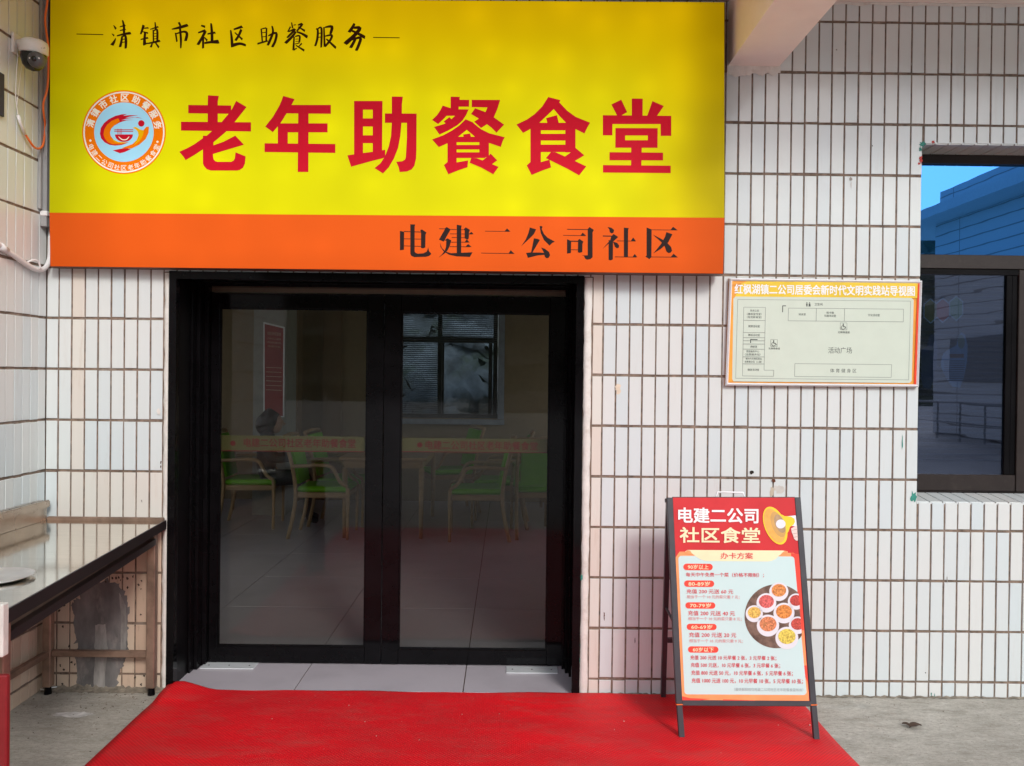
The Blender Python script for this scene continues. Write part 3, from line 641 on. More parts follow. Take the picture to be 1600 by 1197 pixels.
def leaf(px0, px1, gx0, gx1, gt, gb, label, band, txt, plate):
    X0, X1 = DP.p(px0, 750).x, DP.p(px1, 750).x
    A, Bx = DP.p(gx0, 750).x, DP.p(gx1, 750).x
    zt, zb = DP.p((gx0+gx1)/2, gt).z, DP.p((gx0+gx1)/2, gb).z
    d = thing('glass_door', ((X0+X1)/2, DY, 0), label, 'door', 'pair of black framed glass doors')
    y0, y1 = DY, DY+.045
    add('stile', B(X0, A, y0, y1, .006, 1.908, bev=.0015), M_BLACK, d); add('stile', B(Bx, X1, y0, y1, .006, 1.908, bev=.0015), M_BLACK, d)
    add('top_rail', B(A+.0004, Bx-.0004, y0+.001, y1-.001, zt, 1.907, bev=.0015), M_BLACK, d); add('bottom_rail', B(A+.0004, Bx-.0004, y0+.001, y1-.001, .007, zb, bev=.0015), M_BLACK, d)
    for (a, b_, c, e) in ((A, A+.008, zb, zt), (Bx-.008, Bx, zb, zt)): add('glazing_bead', B(a+.0006, b_, y0+.006, y0+.018, c+.0005, e-.0005), M_BLACK, d)
    for (c, e) in ((zt-.008, zt), (zb, zb+.008)): add('glazing_bead', B(A+.0085, Bx-.0085, y0+.006, y0+.018, c+.0004, e-.0004), M_BLACK, d)
    add('pane', B(A+.0005, Bx-.0005, y0+.019, y0+.025, zb+.0005, zt-.0005), M_GLASS, d)
    BP = Pl((0, y0+.027, 0), (0, -1, 0))
    b = polys_px('film_band', BP, 0, M_BAND, d, [[(band[0], band[1]), (band[2], band[1]+2.6), (band[2], band[3]+1.5), (band[0], band[3])]])
    b['label'] = 'olive film band with red printed name across the glass'
    text_px('电建二公司社区老年助餐食堂', BP, .0008, M_BANDT, b, *txt, bold=.022)
    polys_px('red_edge', BP, .0008, M_BANDT, b, [[(band[0], band[3]-1.6), (band[2], band[3]+.2), (band[2], band[3]+1.6), (band[0], band[3])]])
    cx, cy = band[0]+23 + (8 if band[0] > 500 else 0), (band[1]+band[3])/2
    polys_px('round_mark', BP, .0008, M_BANDT, b, [circ(cx, cy, 4.2, 14)])
    return d
leaf(328, 597.5, 341, 572, 482, 1011, 'black framed glass door on the left of the pair', (341, 680, 571.5, 705), (381, 685.5, 555.5, 699), None)
leaf(598.5, 884, 624.5, 857, 489, 1016, 'black framed glass door on the right, nearer the sandwich board', (625, 684, 857, 706.5), (665, 689.5, 840, 702.8), None)
for px0, px1, py0, py1, lb in ((316, 400, 1037.5, 1046, 'pale steel floor plate at the foot of the left glass door'), (791, 871, 1043.5, 1053, 'pale steel floor plate at the foot of the right glass door')):
    a, b_ = FLOOR.p(px0, py1), FLOOR.p(px1, py0)
    a.x = FLOOR.p(px0, (py0+py1)/2).x; b_.x = FLOOR.p(px1, (py0+py1)/2).x
    t_ = thing('floor_plate', ((a.x+b_.x)/2, (a.y+b_.y)/2, .0), lb, 'floor plate', 'floor spring plates under the doors')
    add('plate', B(a.x, b_.x, a.y, b_.y, .0015, .007, bev=.001), M_PLATE, t_)
    for k in (.12, .5, .88):
        add('screw', lathe(bmesh.new(), (a.x+(b_.x-a.x)*k, (a.y+b_.y)/2, .0071), [(.004, 0), (.004, .001), (.0005, .0012)], 8), M_HOLE, t_)

# ------------------------------------------------------------------ red carpet
m, t, b, o = nodes('red_vinyl_carpet'); v = pos(t)
b.inputs['Roughness'].default_value = .62; b.inputs['Specular IOR Level'].default_value = .35
w1 = N(t, 'ShaderNodeTexWave', wave_type='BANDS', bands_direction='DIAGONAL'); w1.inputs['Scale'].default_value = 38; w1.inputs['Distortion'].default_value = .6; w1.inputs['Detail'].default_value = 1
mp2 = pos(t, (1, -1, 1)); w2 = N(t, 'ShaderNodeTexWave', wave_type='BANDS', bands_direction='DIAGONAL'); w2.inputs['Scale'].default_value = 38; w2.inputs['Distortion'].default_value = .6
t.links.new(v, w1.inputs[0]); t.links.new(mp2, w2.inputs[0])
mm = N(t, 'ShaderNodeMath', operation='MULTIPLY'); t.links.new(w1.outputs['Fac'], mm.inputs[0]); t.links.new(w2.outputs['Fac'], mm.inputs[1])
c = mix(t, ramp(t, noise(t, v, 1.6, 5, .6), .3, .7), (.74, .007, .016), (.97, .006, .014))
c = mix(t, ramp(t, noise(t, pos(t, (1, 2.5, 1)), 4, 9, .75), .46, .74, (0, 0, 0, 1), (.8, .8, .8, 1)), c, (.50, .075, .065))
c = mix(t, ramp(t, noise(t, pos(t, (1, 3, 1)), 1.3, 3, .6), .40, .62, (.45, .45, .45, 1), (0, 0, 0, 1)), c, (.50, .010, .016))
c = mix(t, ramp(t, noise(t, v, 24, 8, .8), .60, .70, (0, 0, 0, 1), (.5, .5, .5, 1)), c, (.38, .10, .085))
c = mix(t, ramp(t, mm.outputs[0], .0, .5, (.45, .45, .45, 1), (0, 0, 0, 1)), c, (.36, .003, .006))
c = mix(t, ramp(t, noise(t, v, 60, 2, .6), .76, .79, (0, 0, 0, 1), (.5, .5, .5, 1)), c, (.75, .45, .4))
t.links.new(c, b.inputs['Base Color']); bump(t, b, mm.outputs[0], .5, .0015)
M_CARPET = m
xl, xr = FLOOR.p(262, 1080).x+.0, FLOOR.p(1258, 1105).x
bm = bmesh.new(); NX, NY = 90, 60; grid = []
ends = [-.012, -3.4]
for j in range(NY+1):
    row = []
    q = j/NY; y = -.012 - (3.4)*q**1.6
    for i in range(NX+1):
        u = i/NX
        x = xl + (xr-xl)*u
        z = .006 + .004*math.exp(-((x*.35+y+.62+.05*math.sin(3*x))/.03)**2)*(.5+.5*math.sin(x*2.1)) + .0022*math.sin(x*5+y*3) * math.exp(y*.0) * .5 + .0012*math.sin(x*17+1.3*y*9)
        x += .006*math.sin(y*4.3) if i in (0, NX) else 0
        yy = y
        if j < 14 and x < xl+.26:                 # curled near corner
            k = max(0, 1-math.hypot((x-xl-.05)/.17, (y+.03)/.16)); z += .036*k**1.2; yy += .03*k
        if j == 0: yy += .004*math.sin(x*7)
        row.append(bm.verts.new((x, yy, max(z, .004))))
    grid.append(row)
for a, b_ in zip(grid, grid[1:]):
    for i in range(NX): bm.faces.new((a[i], b_[i], b_[i+1], a[i+1]))
carpet = add('red_carpet', bm, M_CARPET, smooth=True)
sm = carpet.modifiers.new('thick', 'SOLIDIFY'); sm.thickness = .003; sm.offset = 1
setp(carpet, 'bright red woven door carpet with one curled corner before the doorway', 'carpet')

# ------------------------------------------------------------------ window at the right
WY = .175
WP = Pl((0, WY, 0), (0, -1, 0))
win = thing('window', (2.4, WY, .93), 'dark framed window with a blue upper pane right of the map board', 'window')
zt, zb = WIN[3]-.006, WIN[2]+.004+.12*.172+.003
wx0, wx1 = WIN[0]+.001, WIN[1]-.001
def wz(y, x=1520): return WP.p(x, y).z
def wx(x, y=600): return WP.p(x, y).x
add('frame', B(wx0, wx1, WY, WY+.07, wz(256), zt), M_WINF, win)
add('transom', B(wx0, wx1, WY-.004, WY+.07, wz(420), wz(398.5), bev=.002), M_WINF, win)
add('bottom_track', B(wx0, wx1, WY-.006, WY+.07, zb, wz(768), bev=.002), M_WINF, win)
add('transom', B(wx0, wx1, WY+.004, WY+.02, wz(429), wz(420.6)), M_BLACK2, win)
# sliding sash
sx = wx(1572); sx2 = wx(1590)
add('sash_rail', B(wx0, sx2, WY+.006, WY+.035, wz(768)+.001, wz(742), bev=.002), M_WINF, win)
add('sash_stile', B(sx, sx+.028, WY+.007, WY+.035, wz(742)+.0004, wz(429)-.0004, bev=.002), M_BLACK2, win)
add('sash_stile', B(sx+.0285, sx2-.001, WY+.010, WY+.035, wz(742)+.0004, wz(429)-.0004, bev=.002), M_BLACK2, win)
add('mullion', B(sx2, wx1, WY-.001, WY+.06, wz(768)+.001, wz(420.8), bev=.002), M_WINF, win)
# blue reflective pane
def mirror(name, gcol, dcol, k, wob=.05, tr=None):
    m = bpy.data.materials.new(name); m.use_nodes = True; t = m.node_tree; t.nodes.clear(); o = N(t, 'ShaderNodeOutputMaterial')
    g = N(t, 'ShaderNodeBsdfGlossy'); g.inputs['Color'].default_value = (*gcol, 1); g.inputs['Roughness'].default_value = .005
    nz = noise(t, pos(t, (1, 1, 7)), 1.3, 2); b = N(t, 'ShaderNodeBump'); b.inputs['Strength'].default_value = wob; b.inputs['Distance'].default_value = .01
    t.links.new(nz, b.inputs['Height']); t.links.new(b.outputs[0], g.inputs['Normal'])
    d = N(t, 'ShaderNodeBsdfTransparent' if tr else 'ShaderNodeBsdfDiffuse'); d.inputs[0].default_value = (*(tr or dcol), 1)
    mx = N(t, 'ShaderNodeMixShader'); mx.inputs[0].default_value = k
    t.links.new(d.outputs[0], mx.inputs[1]); t.links.new(g.outputs[0], mx.inputs[2]); t.links.new(mx.outputs[0], o.inputs[0]); return m
M_BLUEG = mirror('blue_coated_glass', (.05, .20, .52), (.005, .05, .12), .9, .004)
M_DARKG = mirror('dark_coated_glass', (.26, .30, .42), (0, 0, 0), .32, .02, tr=(.62, .64, .70))
add('upper_pane', B(wx0+.001, wx1-.001, WY+.022, WY+.028, wz(398.5)+.0005, wz(256)-.0005), M_BLUEG, win)
add('lower_pane', B(wx0+.001, sx-.0005, WY+.020, WY+.026, wz(742)+.0006, wz(429)-.0006), M_DARKG, win)
add('lower_pane', B(sx2+.001, wx1-.001, WY+.062, WY+.066, wz(768)+.0016, wz(420.8)-.001), M_DARKG, win)
# dim room behind it
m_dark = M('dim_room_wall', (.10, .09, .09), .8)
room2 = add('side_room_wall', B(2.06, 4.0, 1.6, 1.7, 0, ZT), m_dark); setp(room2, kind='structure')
# blind slats behind the glass
M_BLIND = M('venetian_blind', (.22, .24, .30), .5)
blind = thing('window_blind', (2.3, .30, 2.4), 'dim venetian blind hanging behind the dark lower window glass', 'blind')
for k in range(34):
    z = wz(431)-.012-k*.0275
    if z < 1.05: break
    bm = bmesh.new(); beam(bm, (1.95, .30, z), (2.9, .30, z+.001), .018, .001, (0, .6, .8)); add('slat', bm, M_BLIND, blind)
# printed stickers inside the pane
ST = Pl((0, WY+.034, 0), (0, -1, 0))
def hexa(cx, cy, w_, h_): return [(cx, cy-h_), (cx+w_, cy-h_*.55), (cx+w_, cy+h_*.5), (cx, cy+h_), (cx-w_, cy+h_*.5), (cx-w_, cy-h_*.55)]
M_STB = M('pale_blue_print', (.35, .62, .85), .5)
for cx, cy, cc, lb in ((1454, 486, (.18, .22, .05), 'olive green hexagon sticker inside the window, leftmost of three'), (1473, 485, (.50, .10, .10), 'red hexagon sticker with white rim between two green ones inside the window'), (1494, 482, (.12, .40, .22), 'green hexagon sticker with pale rim inside the window, rightmost of three')):
    s_ = thing('hexagon_sticker', ST.p(cx, cy), lb, 'sticker', 'hexagon stickers in the window')
    polys_px('rim', ST, 0, M_STB, s_, [hexa(cx, cy, 11, 20)]); polys_px('face', ST, .0006, M('sticker_%d' % cx, cc, .5), s_, [hexa(cx, cy, 9.6, 18)])
for dx, dy, sc, lb in ((0, 0, 1, 'pale blue hand shaped sticker low on the window glass'), (-46, 2, .95, 'dark blue sticker cut off by the left edge of the window glass')):
    s_ = thing('notice_sticker', ST.p(1490+dx, 570+dy), lb, 'sticker')
    sh = [(1470,565),(1474,552),(1484,545),(1494,540),(1497,528),(1502,519),(1508,524),(1512,540),(1511,565),(1506,590),(1500,606),(1488,604),(1478,590),(1471,575)]
    sh = [(max(1439.5, 1490+dx+(x-1490)*sc), y+dy) for x, y in sh]
    polys_px('face', ST, 0, M('sticker_blue%d' % (dx+50), (.14, .34, .62) if dx == 0 else (.04, .08, .20), .5), s_, [sh])
    if dx == 0:
        polys_px('tip', ST, .0006, M('tip_green', (.10, .20, .16), .5), s_, [circ(1502, 534, 5.5, 16, ry=11)])
        polys_px('label_bar', ST, .0006, M('bar_brown', (.16, .08, .06), .5), s_, [[(1484,553),(1506,553),(1506,559),(1484,559)]])
        polys_px('text_lines', ST, .0006, M_NAVY, s_, [thin(1475, 564+3.4*k, 1508-k*.4, 564+3.4*k, 1.1) for k in range(10)])

# ------------------------------------------------------------------ map board on the wall
MB = Pl((0, -.022, 0), (0, -1, 0))
mbo = thing('map_board', MB.p(1287, 603), 'white floor plan board with yellow heading hung beside the window', 'notice board')
q4 = [(1140, 434.5), (1441, 438.5), (1435.5, 605), (1133.5, 602.5)]
W4 = [MB.p(*q) for q in q4]
def wrap_sheet(name, pts, back, m, parent, n=Vector((0, -1, 0))):
    bm = bmesh.new(); f_ = [bm.verts.new(p) for p in pts]; k = [bm.verts.new(p-n*back) for p in pts]
    bm.faces.new(f_); bm.faces.new(k[::-1])
    for i in range(len(pts)): j = (i+1) % len(pts); bm.faces.new((f_[i], k[i], k[j], f_[j]))
    for f in bm.faces: f.normal_update()
    return add(name, bm, m, parent)
M_MY = M('board_yellow', (.80, .56, .06), .35, var=.10, s=6); M_MO = M('board_orange', (.80, .34, .06), .35, var=.12, s=8); M_MR = M('board_red', (.75, .07, .03), .35, var=.1)
M_MP = M('board_pale_green', (.59, .65, .55), .35, var=.02); M_INK = M('ink_dark', (.06, .07, .06), .5, var=0); M_INKG = M('ink_grey', (.20, .22, .20), .5, var=0)
wrap_sheet('backing', [p+Vector((0, .003, 0)) for p in W4], .018, M_MO, mbo)
c4 = sum(W4, Vector())/4
for i in range(4):
    a, b_ = W4[i], W4[(i+1) % 4]
    inn = lambda p: p + (c4-p)*Vector((.022, 0, .045)) if False else Vector((p.x+(.013 if p.x < c4.x else -.013), p.y, p.z+(.013 if p.z < c4.z else -.013)))
    ia, ib = inn(a), inn(b_); bm = bmesh.new()
    o1, o2_, n1, n2 = a, b_, ia, ib
    m1, m2 = (o1+n1)/2+Vector((0, -.007, 0)), (o2_+n2)/2+Vector((0, -.007, 0))
    back = Vector((0, .02, 0))
    V_ = [bm.verts.new(p) for p in (o1+back, o2_+back, o1, o2_, m1, m2, n1, n2, n1+Vector((0, .004, 0)), n2+Vector((0, .004, 0)))]
    for q in ((0,1,3,2),(2,3,5,4),(4,5,7,6),(6,7,9,8)): bm.faces.new([V_[k] for k in q])
    add('frame_bar', bm, M_ALU, mbo)
pp = lambda nm, m, pts, off, par=mbo: polys_px(nm, MB, off, m, par, pts)
pp('heading_field', M_MY, [[(1160, 439.5), (1436, 442), (1433, 466), (1148, 464)]], .0002)
pp('corner_wash', M_MO, [[(1144, 439.5), (1168, 439.6), (1156, 443.5), (1144, 446)], [(1143.5, 447), (1149, 447), (1147, 596), (1138, 597)]], .0006)
pp('red_stripe', M_MR, [[(1434, 443), (1438, 441.5), (1432, 601), (1428, 601)]], .0008)
pp('plan_field', M_MP, [[(1149, 463.4), (1424, 465.6), (1427.5, 469), (1424.5, 595), (1421, 598.5), (1146, 596), (1144, 592), (1146, 466.5)]], .0008)
text_px('红枫湖镇二公司居委会新时代文明实践站导视图', MB, .0012, M_WHITEP, mbo, 1148, 445.5, 1429, 461, bold=.03, tilt=.0115)
def lines(ls, tw=.6, m=M_INKG, nm='plan_lines'): return pp(nm, m, [thin(*l, tw) for l in ls], .0012)
lines([(1152.5,468,1422.7,470.6),(1422.7,470.6,1419.5,593.6),(1419.5,593.6,1149.3,591.2),(1149.3,591.2,1152.5,468)], .5)
lines([(1162,480,1196,480.4),(1162,480,1160,587.4),(1196,480.4,1193.7,578.4),(1193.7,578.4,1209,578.6),(1209,578.6,1208.5,588),(1160,587.4,1208.5,588),
       (1161.8,500.5,1195.5,500.9),(1161.2,519.5,1195,519.8),(1161,527.5,1195,527.7),(1160.8,532.3,1194.8,532.5),(1160.6,537.5,1194.6,537.7),(1160.5,545.5,1194.4,545.8),(1160.3,557.5,1194,557.7),(1160.1,568.5,1193.8,568.7)], .55)
lines([(1231.8,481.5,1411.7,483.2),(1411.7,483.2,1411.2,503),(1411.2,503,1231.3,501.3),(1231.3,501.3,1231.8,481.5),(1275.4,481.9,1275,501.7),(1319.6,482.3,1319,502.1)], .6)
lines([(1241.8,568.2,1393,569.8),(1393,569.8,1392.3,589.8),(1392.3,589.8,1241.3,588.2),(1241.3,588.2,1241.8,568.2)], .6)
lines([(1222.6,488,1222.9,477.6),(1222.3,477.9,1228,478)], 1.3, M_INK, 'direction_arrow'); lines([(1172.6,536,1172.8,530.3),(1172.2,530.5,1183.5,530.7)], 1.3, M_INK, 'direction_arrow')
for s_, a in (('党员之家',(1172,483.8,1186,487.2)),('（廉政宣传室）',(1167,489,1190,492.6)),('（党员教育室）',(1167,494,1190,497.4)),('棋牌活动室',(1169,508,1187,511.8)),('舞蹈活动室',(1169,521.8,1187,525.4)),('调解室',(1172,540,1183,543.4)),
          ('党群服务中心',(1166,547.4,1186,550.8)),('（志愿服务站）',(1164,552.2,1188,555.8)),('新时代文明实践站',(1165,559,1190,562.2)),('成果展示区（二楼）',(1163.5,563.6,1190,567)),('健身活动室',(1168,576,1186,579.6)),
          ('阅览室',(1248,489.5,1259,493)),('图书室',(1291.5,487,1303,490.4)),('科普活动室',(1288,491.6,1306,495.4)),('文化活动室',(1356,490.5,1374.5,494.4)),('卫生间',(1272.5,473.5,1285,477.6)),('无障碍通道',(1200.5,543,1218.5,546.2)),('无障碍通道',(1309,517.6,1327.5,521))):
    text_px(s_, MB, .0012, M_INK, mbo, *a, bold=.004)
text_px('活动广场', MB, .0012, M_INK, mbo, 1294, 542.6, 1331, 552.4)
text_px('体 育 健 身 区', MB, .0012, M_INK, mbo, 1297, 576, 1338, 582.4)
for cx, cy in ((1209.3, 536), (1318, 510)):
    pp('wheelchair_symbol', M_INK, [thin(cx-5.2, cy-5.5, cx+5.2, cy-5.4, .35), thin(cx+5.2, cy-5.4, cx+5.1, cy+5.5, .35), thin(cx+5.1, cy+5.5, cx-5.3, cy+5.4, .35), thin(cx-5.3, cy+5.4, cx-5.2, cy-5.5, .35),
        circ(cx-.6, cy-3.6, .9, 8), thin(cx-.6, cy-3, cx-.2, cy+.6, 1.2), thin(cx-.3, cy+.4, cx+2.4, cy+.6, 1), thin(cx+2.2, cy+.3, cx+3.6, cy+3.4, 1)] + [thin(cx-.8+3*math.cos(a), cy+1.6+3*math.sin(a), cx-.8+3*math.cos(a+.5), cy+1.6+3*math.sin(a+.5), .7) for a in [.3+.5*k for k in range(9)]], .0012)
for cx in (1260.6, 1264.8):
    pp('toilet_symbol', M_INK, [circ(cx, 473.2, .9, 8), [(cx-1.3, 474.4), (cx+1.3, 474.4), (cx+(.8 if cx < 1262 else 1.6), 479), (cx-(.8 if cx < 1262 else 1.6), 479)]], .0012)

# ------------------------------------------------------------------ sandwich board
fL, fR = FLOOR.p(1066.5, 1156), FLOOR.p(1277, 1158.5)
fL.z = fR.z = .008; fy = (fL.y+fR.y)/2; fL.y = fR.y = fy
TOPY = -.335
TP = Pl((0, TOPY, 0), (0, -1, 0)); tL, tR = TP.p(1047.5, 779), TP.p(1250, 777)
ux = (fR-fL).normalized(); upv = ((tL+tR)/2-(fL+fR)/2).normalized(); nb = upv.cross(ux)
if nb.y > 0: nb = -nb
BPn = Pl((fL+fR)/2, nb)
M_FRM = M('charcoal_powder_coat', (.045, .045, .052), .42, var=.12, s=20)
ab = thing('sandwich_board', ((fL.x+fR.x)/2, fy+.15, 0), 'red and white sandwich board with meal prices standing on the carpet corner', 'sandwich board')
P_ = lambda x, y, o=0: BPn.p(x, y, o)
def rail_px(nm, x0, y0, x1, y1, wd=.026, t=.022, back=.011, m=M_FRM, par=ab):
    bm = bmesh.new(); a, b_ = P_(x0, y0, -back), P_(x1, y1, -back); beam(bm, a, b_, wd, t, tuple(nb)); 
    bmesh.ops.bevel(bm, geom=bm.edges[:], offset=.002, segments=1, affect='EDGES'); return add(nm, bm, m, par)
rail_px('side_rail', 1046.8, 777.5, 1061.5, 1100); rail_px('side_rail', 1246.5, 777, 1271.5, 1101)
rail_px('bottom_rail', 1065.6, 1098.6, 1268, 1099.8, .022)
rail_px('top_rail', 1051, 777.4, 1243, 777.4, .006, .012)
rail_px('leg', 1062.0, 1101.5, 1066.2, 1156, .024, .018); rail_px('leg', 1272.2, 1102, 1277.2, 1158, .024, .018)
for x0, y0 in ((1062, 1101), (1272.2, 1101.5)):
    bm = bmesh.new(); a = P_(x0, y0, -.011); beam(bm, a-upv*.002, a+upv*.002, .027, .024, tuple(nb)); add('collar', bm, M_ORANGE, ab)
# rear legs
hingeL, hingeR = P_(1047, 782, -.03), P_(1249, 781, -.03)
rL = FLOOR.p(1036, 1091); rR = Vector((rL.x+(fR.x-fL.x)*.98, rL.y, 0)); rL.z = rR.z = .012
for a, b_ in ((hingeL, rL), (hingeR, rR)):
    bm = bmesh.new(); beam(bm, a, b_, .022, .022, (0, 1, 0)); add('rear_leg', bm, M_FRM, ab)
bm = bmesh.new(); k = .30; beam(bm, rL.lerp(hingeL, k)+Vector((.012, 0, 0)), rR.lerp(hingeR, k)-Vector((.012, 0, 0)), .020, .020); add('rear_bar', bm, M_FRM, ab)
for a, b_, c_ in ((hingeL, rL, (1058, 980)), (hingeR, rR, (1266, 980))):
    bm = bmesh.new(); beam(bm, b_.lerp(a, .45)+Vector((.0, -.012, .02)), P_(*c_, -.03), .010, .006); add('folding_stay', bm, M_FRM, ab)
tube(bm := bmesh.new(), [hingeL-Vector((.016, 0, -.0)), hingeL+Vector((.01, 0, 0))], .009, 10); add('hinge_bolt', bm, M_FRM, ab)
# carrying handle
hp = [P_(1121, 777, -.02), P_(1122.5, 770, -.02), P_(1126, 769, -.02), P_(1160, 769.5, -.02), P_(1163.5, 771, -.02), P_(1165, 777, -.02)]
tube(bm := bmesh.new(), smooth_pts(hp, 3), .0035, 8); add('handle', bm, M('handle_white', (.8, .8, .8), .3), ab, smooth=True)
# the printed panel
A_RED = M('poster_red', (.58, .035, .04), .4, var=.10, s=5); A_RED2 = M('poster_bright_red', (.78, .075, .05), .4, var=.05); A_ORG = M('poster_orange', (.88, .33, .13), .4, var=.14, s=8); A_PALE = M('poster_pale_cyan', (.56, .72, .70), .4, var=.02, s=3)
A_CREAM = M('poster_cream', (.88, .76, .48), .4, var=.05, s=10); A_TXT = M('poster_text_red', (.66, .04, .06), .5, var=0); A_TXT2 = M('poster_text_pink', (.72, .22, .22), .5, var=0); A_GRY = M('poster_text_grey', (.40, .45, .45), .5, var=0); A_YEL = M('horn_yellow', (.92, .62, .05), .35, var=.05)
pc = [P_(1051.5, 777.5, -.003), P_(1243.0, 777.5, -.003), P_(1265.3, 1096.5, -.003), P_(1065.2, 1095.5, -.003)]
pan = wrap_sheet('panel', pc, .005, A_RED, ab, n=nb)
ap = lambda nm, m, pts, off: polys_px(nm, BPn, -.003+off, m, pan, pts)
at = lambda s_, m, x0, y0, x1, y1, bold=.0, off=.0032: text_px(s_, BPn, -.003+off, m, pan, x0, y0, x1, y1, bold=bold, tilt=.008)
def rrect(x0, y0, x1, y1, r, x0b=None, x1b=None, tilt=.006):
    """rounded rectangle; x0b/x1b = side positions at the bottom"""
    x0b = x0 if x0b is None else x0b; x1b = x1 if x1b is None else x1b
    out = []
    for cx, cy, a0 in ((x1-r, y0+r, -90), (x1b-r, y1-r, 0), (x0b+r, y1-r, 90), (x0+r, y0+r, 180)):
        for k in range(6):
            a = R(a0+18*k); out.append((cx+r*math.cos(a), cy+r*math.sin(a)+tilt*(cx-x0)))
    return out
ap('orange_border', A_ORG, [[(1055.2, 872), (1062, 862), (1080, 862), (1240, 864), (1248.5, 868), (1264.6, 1095.2), (1066.2, 1094)]], .0005)
ap('red_flare', A_RED2, [[(1236, 864), (1249, 866), (1256.5, 985), (1252, 985)], [(1249.5, 1040), (1261, 1040), (1264, 1085), (1262, 1065)], [(1066, 1088), (1078, 1091), (1110, 1092.4), (1090, 1095), (1066.5, 1094.5)], [(1130, 1093), (1180, 1094.5), (1180, 1096), (1130, 1095)]], .0009)
ap('text_field', A_PALE, [rrect(1060, 868.5, 1241.5, 1085, 5, 1069.5, 1260.5)], .0014)
ap('ribbon', A_CREAM, [[(1035+x/6.667, 770+y/6.667) for x, y in ((238,612),(262,596),(1255,602),(1305,612),(1306,632),(1262,628),(1215,655),(1180,690),(1140,708),(1100,715),(450,710),(400,694),(345,660),(300,625),(262,612),(240,630))]], .0020)
ap('ribbon_end', A_ORG, [[(1035+x/6.667, 770+y/6.667) for x, y in ((238,618),(262,598),(290,604),(320,650),(280,640),(240,634))], [(1035+x/6.667, 770+y/6.667) for x, y in ((1306,616),(1285,604),(1262,612),(1230,645),(1262,632),(1306,636))]], .0023)
at('电建二公司', M_WHITEP, 1060.2, 794, 1184.5, 817, .035); at('社区食堂', A_CREAM, 1062.5, 824.4, 1187.2, 848, .03)
at('办卡方案', A_TXT, 1126, 863.6, 1176.3, 873.4, .012)
for (x0, y0, x1, y1), s_, (a0, b0, a1, b1) in (((1067.7,880.7,1113.8,891),'90岁以上',(1074.8,882.4,1107,889.6)), ((1069,906.9,1116,917),'80-89岁',(1075.8,908.7,1109.3,915.8)), ((1071,941.1,1117.8,951),'70-79岁',(1078.1,942.6,1110.8,949.6)),
        ((1073,974.6,1119.8,984.4),'60-69岁',(1080.1,976.2,1112.8,983.1)), ((1075,1009.9,1122.6,1019.8),'60岁以下',(1082.7,1011.5,1115.2,1018.6))):
    ap('pill', A_RED2, [rrect(x0, y0, x1, y1, (y1-y0)/2-.01)], .0022); at(s_, A_CREAM, a0, b0, a1, b1, .018)
at('每天中午免费一个菜（价格不限制）；', A_TXT, 1071.8, 894.9, 1193.7, 901.9, .008)
for s_, a in (('充值 200 元送 60 元',(1072.8,920.7,1145.7,927.6)),('充值 200 元送 40 元',(1075,954.5,1148.3,962)),('充值 200 元送 20 元',(1076.7,988.3,1150.3,995.9)),
        ('充值 200 元送 10 元早餐 2 张，3 元早餐 2 张；',(1078.7,1024.4,1213,1031.8)),('充值 500 元送，10 元早餐 6 张，3 元早餐 6 张；',(1079.5,1036,1219,1043.6)),('充值 800 元送 50 元，10 元早餐 6 张，5 元早餐 6 张；',(1080.3,1048,1238.7,1055.9)),('充值 1000 元送 100 元，10 元早餐 10 张，5 元早餐 10 张；',(1080.9,1060.2,1254.6,1068.2))):
    at(s_, A_TXT, *a, .010)
for n_, a in ((7,(1073.3,930,1155.8,935.8)),(8,(1075.5,964.2,1159,970)),(9,(1077,998.8,1161,1004.6))): at('相当于一个 10 元的菜只需 %d 元；' % n_, A_TXT2, *a)
at('（最终解释权归电建二公司社区老年助餐食堂所有）', A_GRY, 1147.3, 1074.9, 1255, 1080.2)
# megaphone print and hand
mz = lambda L: [(1035+x/6.667, 770+y/6.667) for x, y in L]
def rell(cx, cy, rx, ry, ang, n=36): return [(cx+rx*math.cos(a)*math.cos(ang)-ry*math.sin(a)*math.sin(ang), cy+rx*math.cos(a)*math.sin(ang)+ry*math.sin(a)*math.cos(ang)) for a in [2*math.pi*k/n for k in range(n)]]
A_WH = M('print_white', (.78, .78, .84), .4, var=.05); A_OR2 = M('horn_orange', (.80, .42, .10), .35, var=.12, s=30); A_SH = M('horn_shade_print', (.42, .28, .16), .4, var=.2, s=40); A_SKIN = M('print_skin', (.82, .62, .56), .4, var=.05)
ap('horn', A_WH, [mz([(1300,245),(1390,235),(1402,345),(1380,350),(1320,340)])], .0022)
ap('horn', A_YEL, [mz([(1240,225),(1275,243),(1340,248),(1375,270),(1382,305),(1365,335),(1330,355),(1315,400),(1290,440)]), mz(rell(1175, 342, 110, 208, R(-22)))], .0025)
ap('horn', A_OR2, [mz(rell(1168, 342, 92, 188, R(-22)))], .0030)
ap('horn', M('horn_shade_light', (.62, .36, .12), .4, var=.1), [mz(rell(1205, 330, 66, 140, R(-22)))], .0032); ap('horn', A_SH, [mz(rell(1224, 322, 50, 100, R(-22)))], .0034)
ap('horn', A_WH, [mz(rell(1232, 325, 50, 47, 0))], .0037)
ap('hand_print', A_SKIN, [mz([(1340,372),(1402,340),(1412,498),(1392,498),(1372,480),(1360,440),(1348,410)])], .0028)
ap('hand_print', M('print_skin_line', (.5, .3, .26), .5), [mz(thin(1350,392,1408,378,5)), mz(thin(1360,428,1410,418,5)), mz(thin(1368,462,1412,456,5))], .0032)
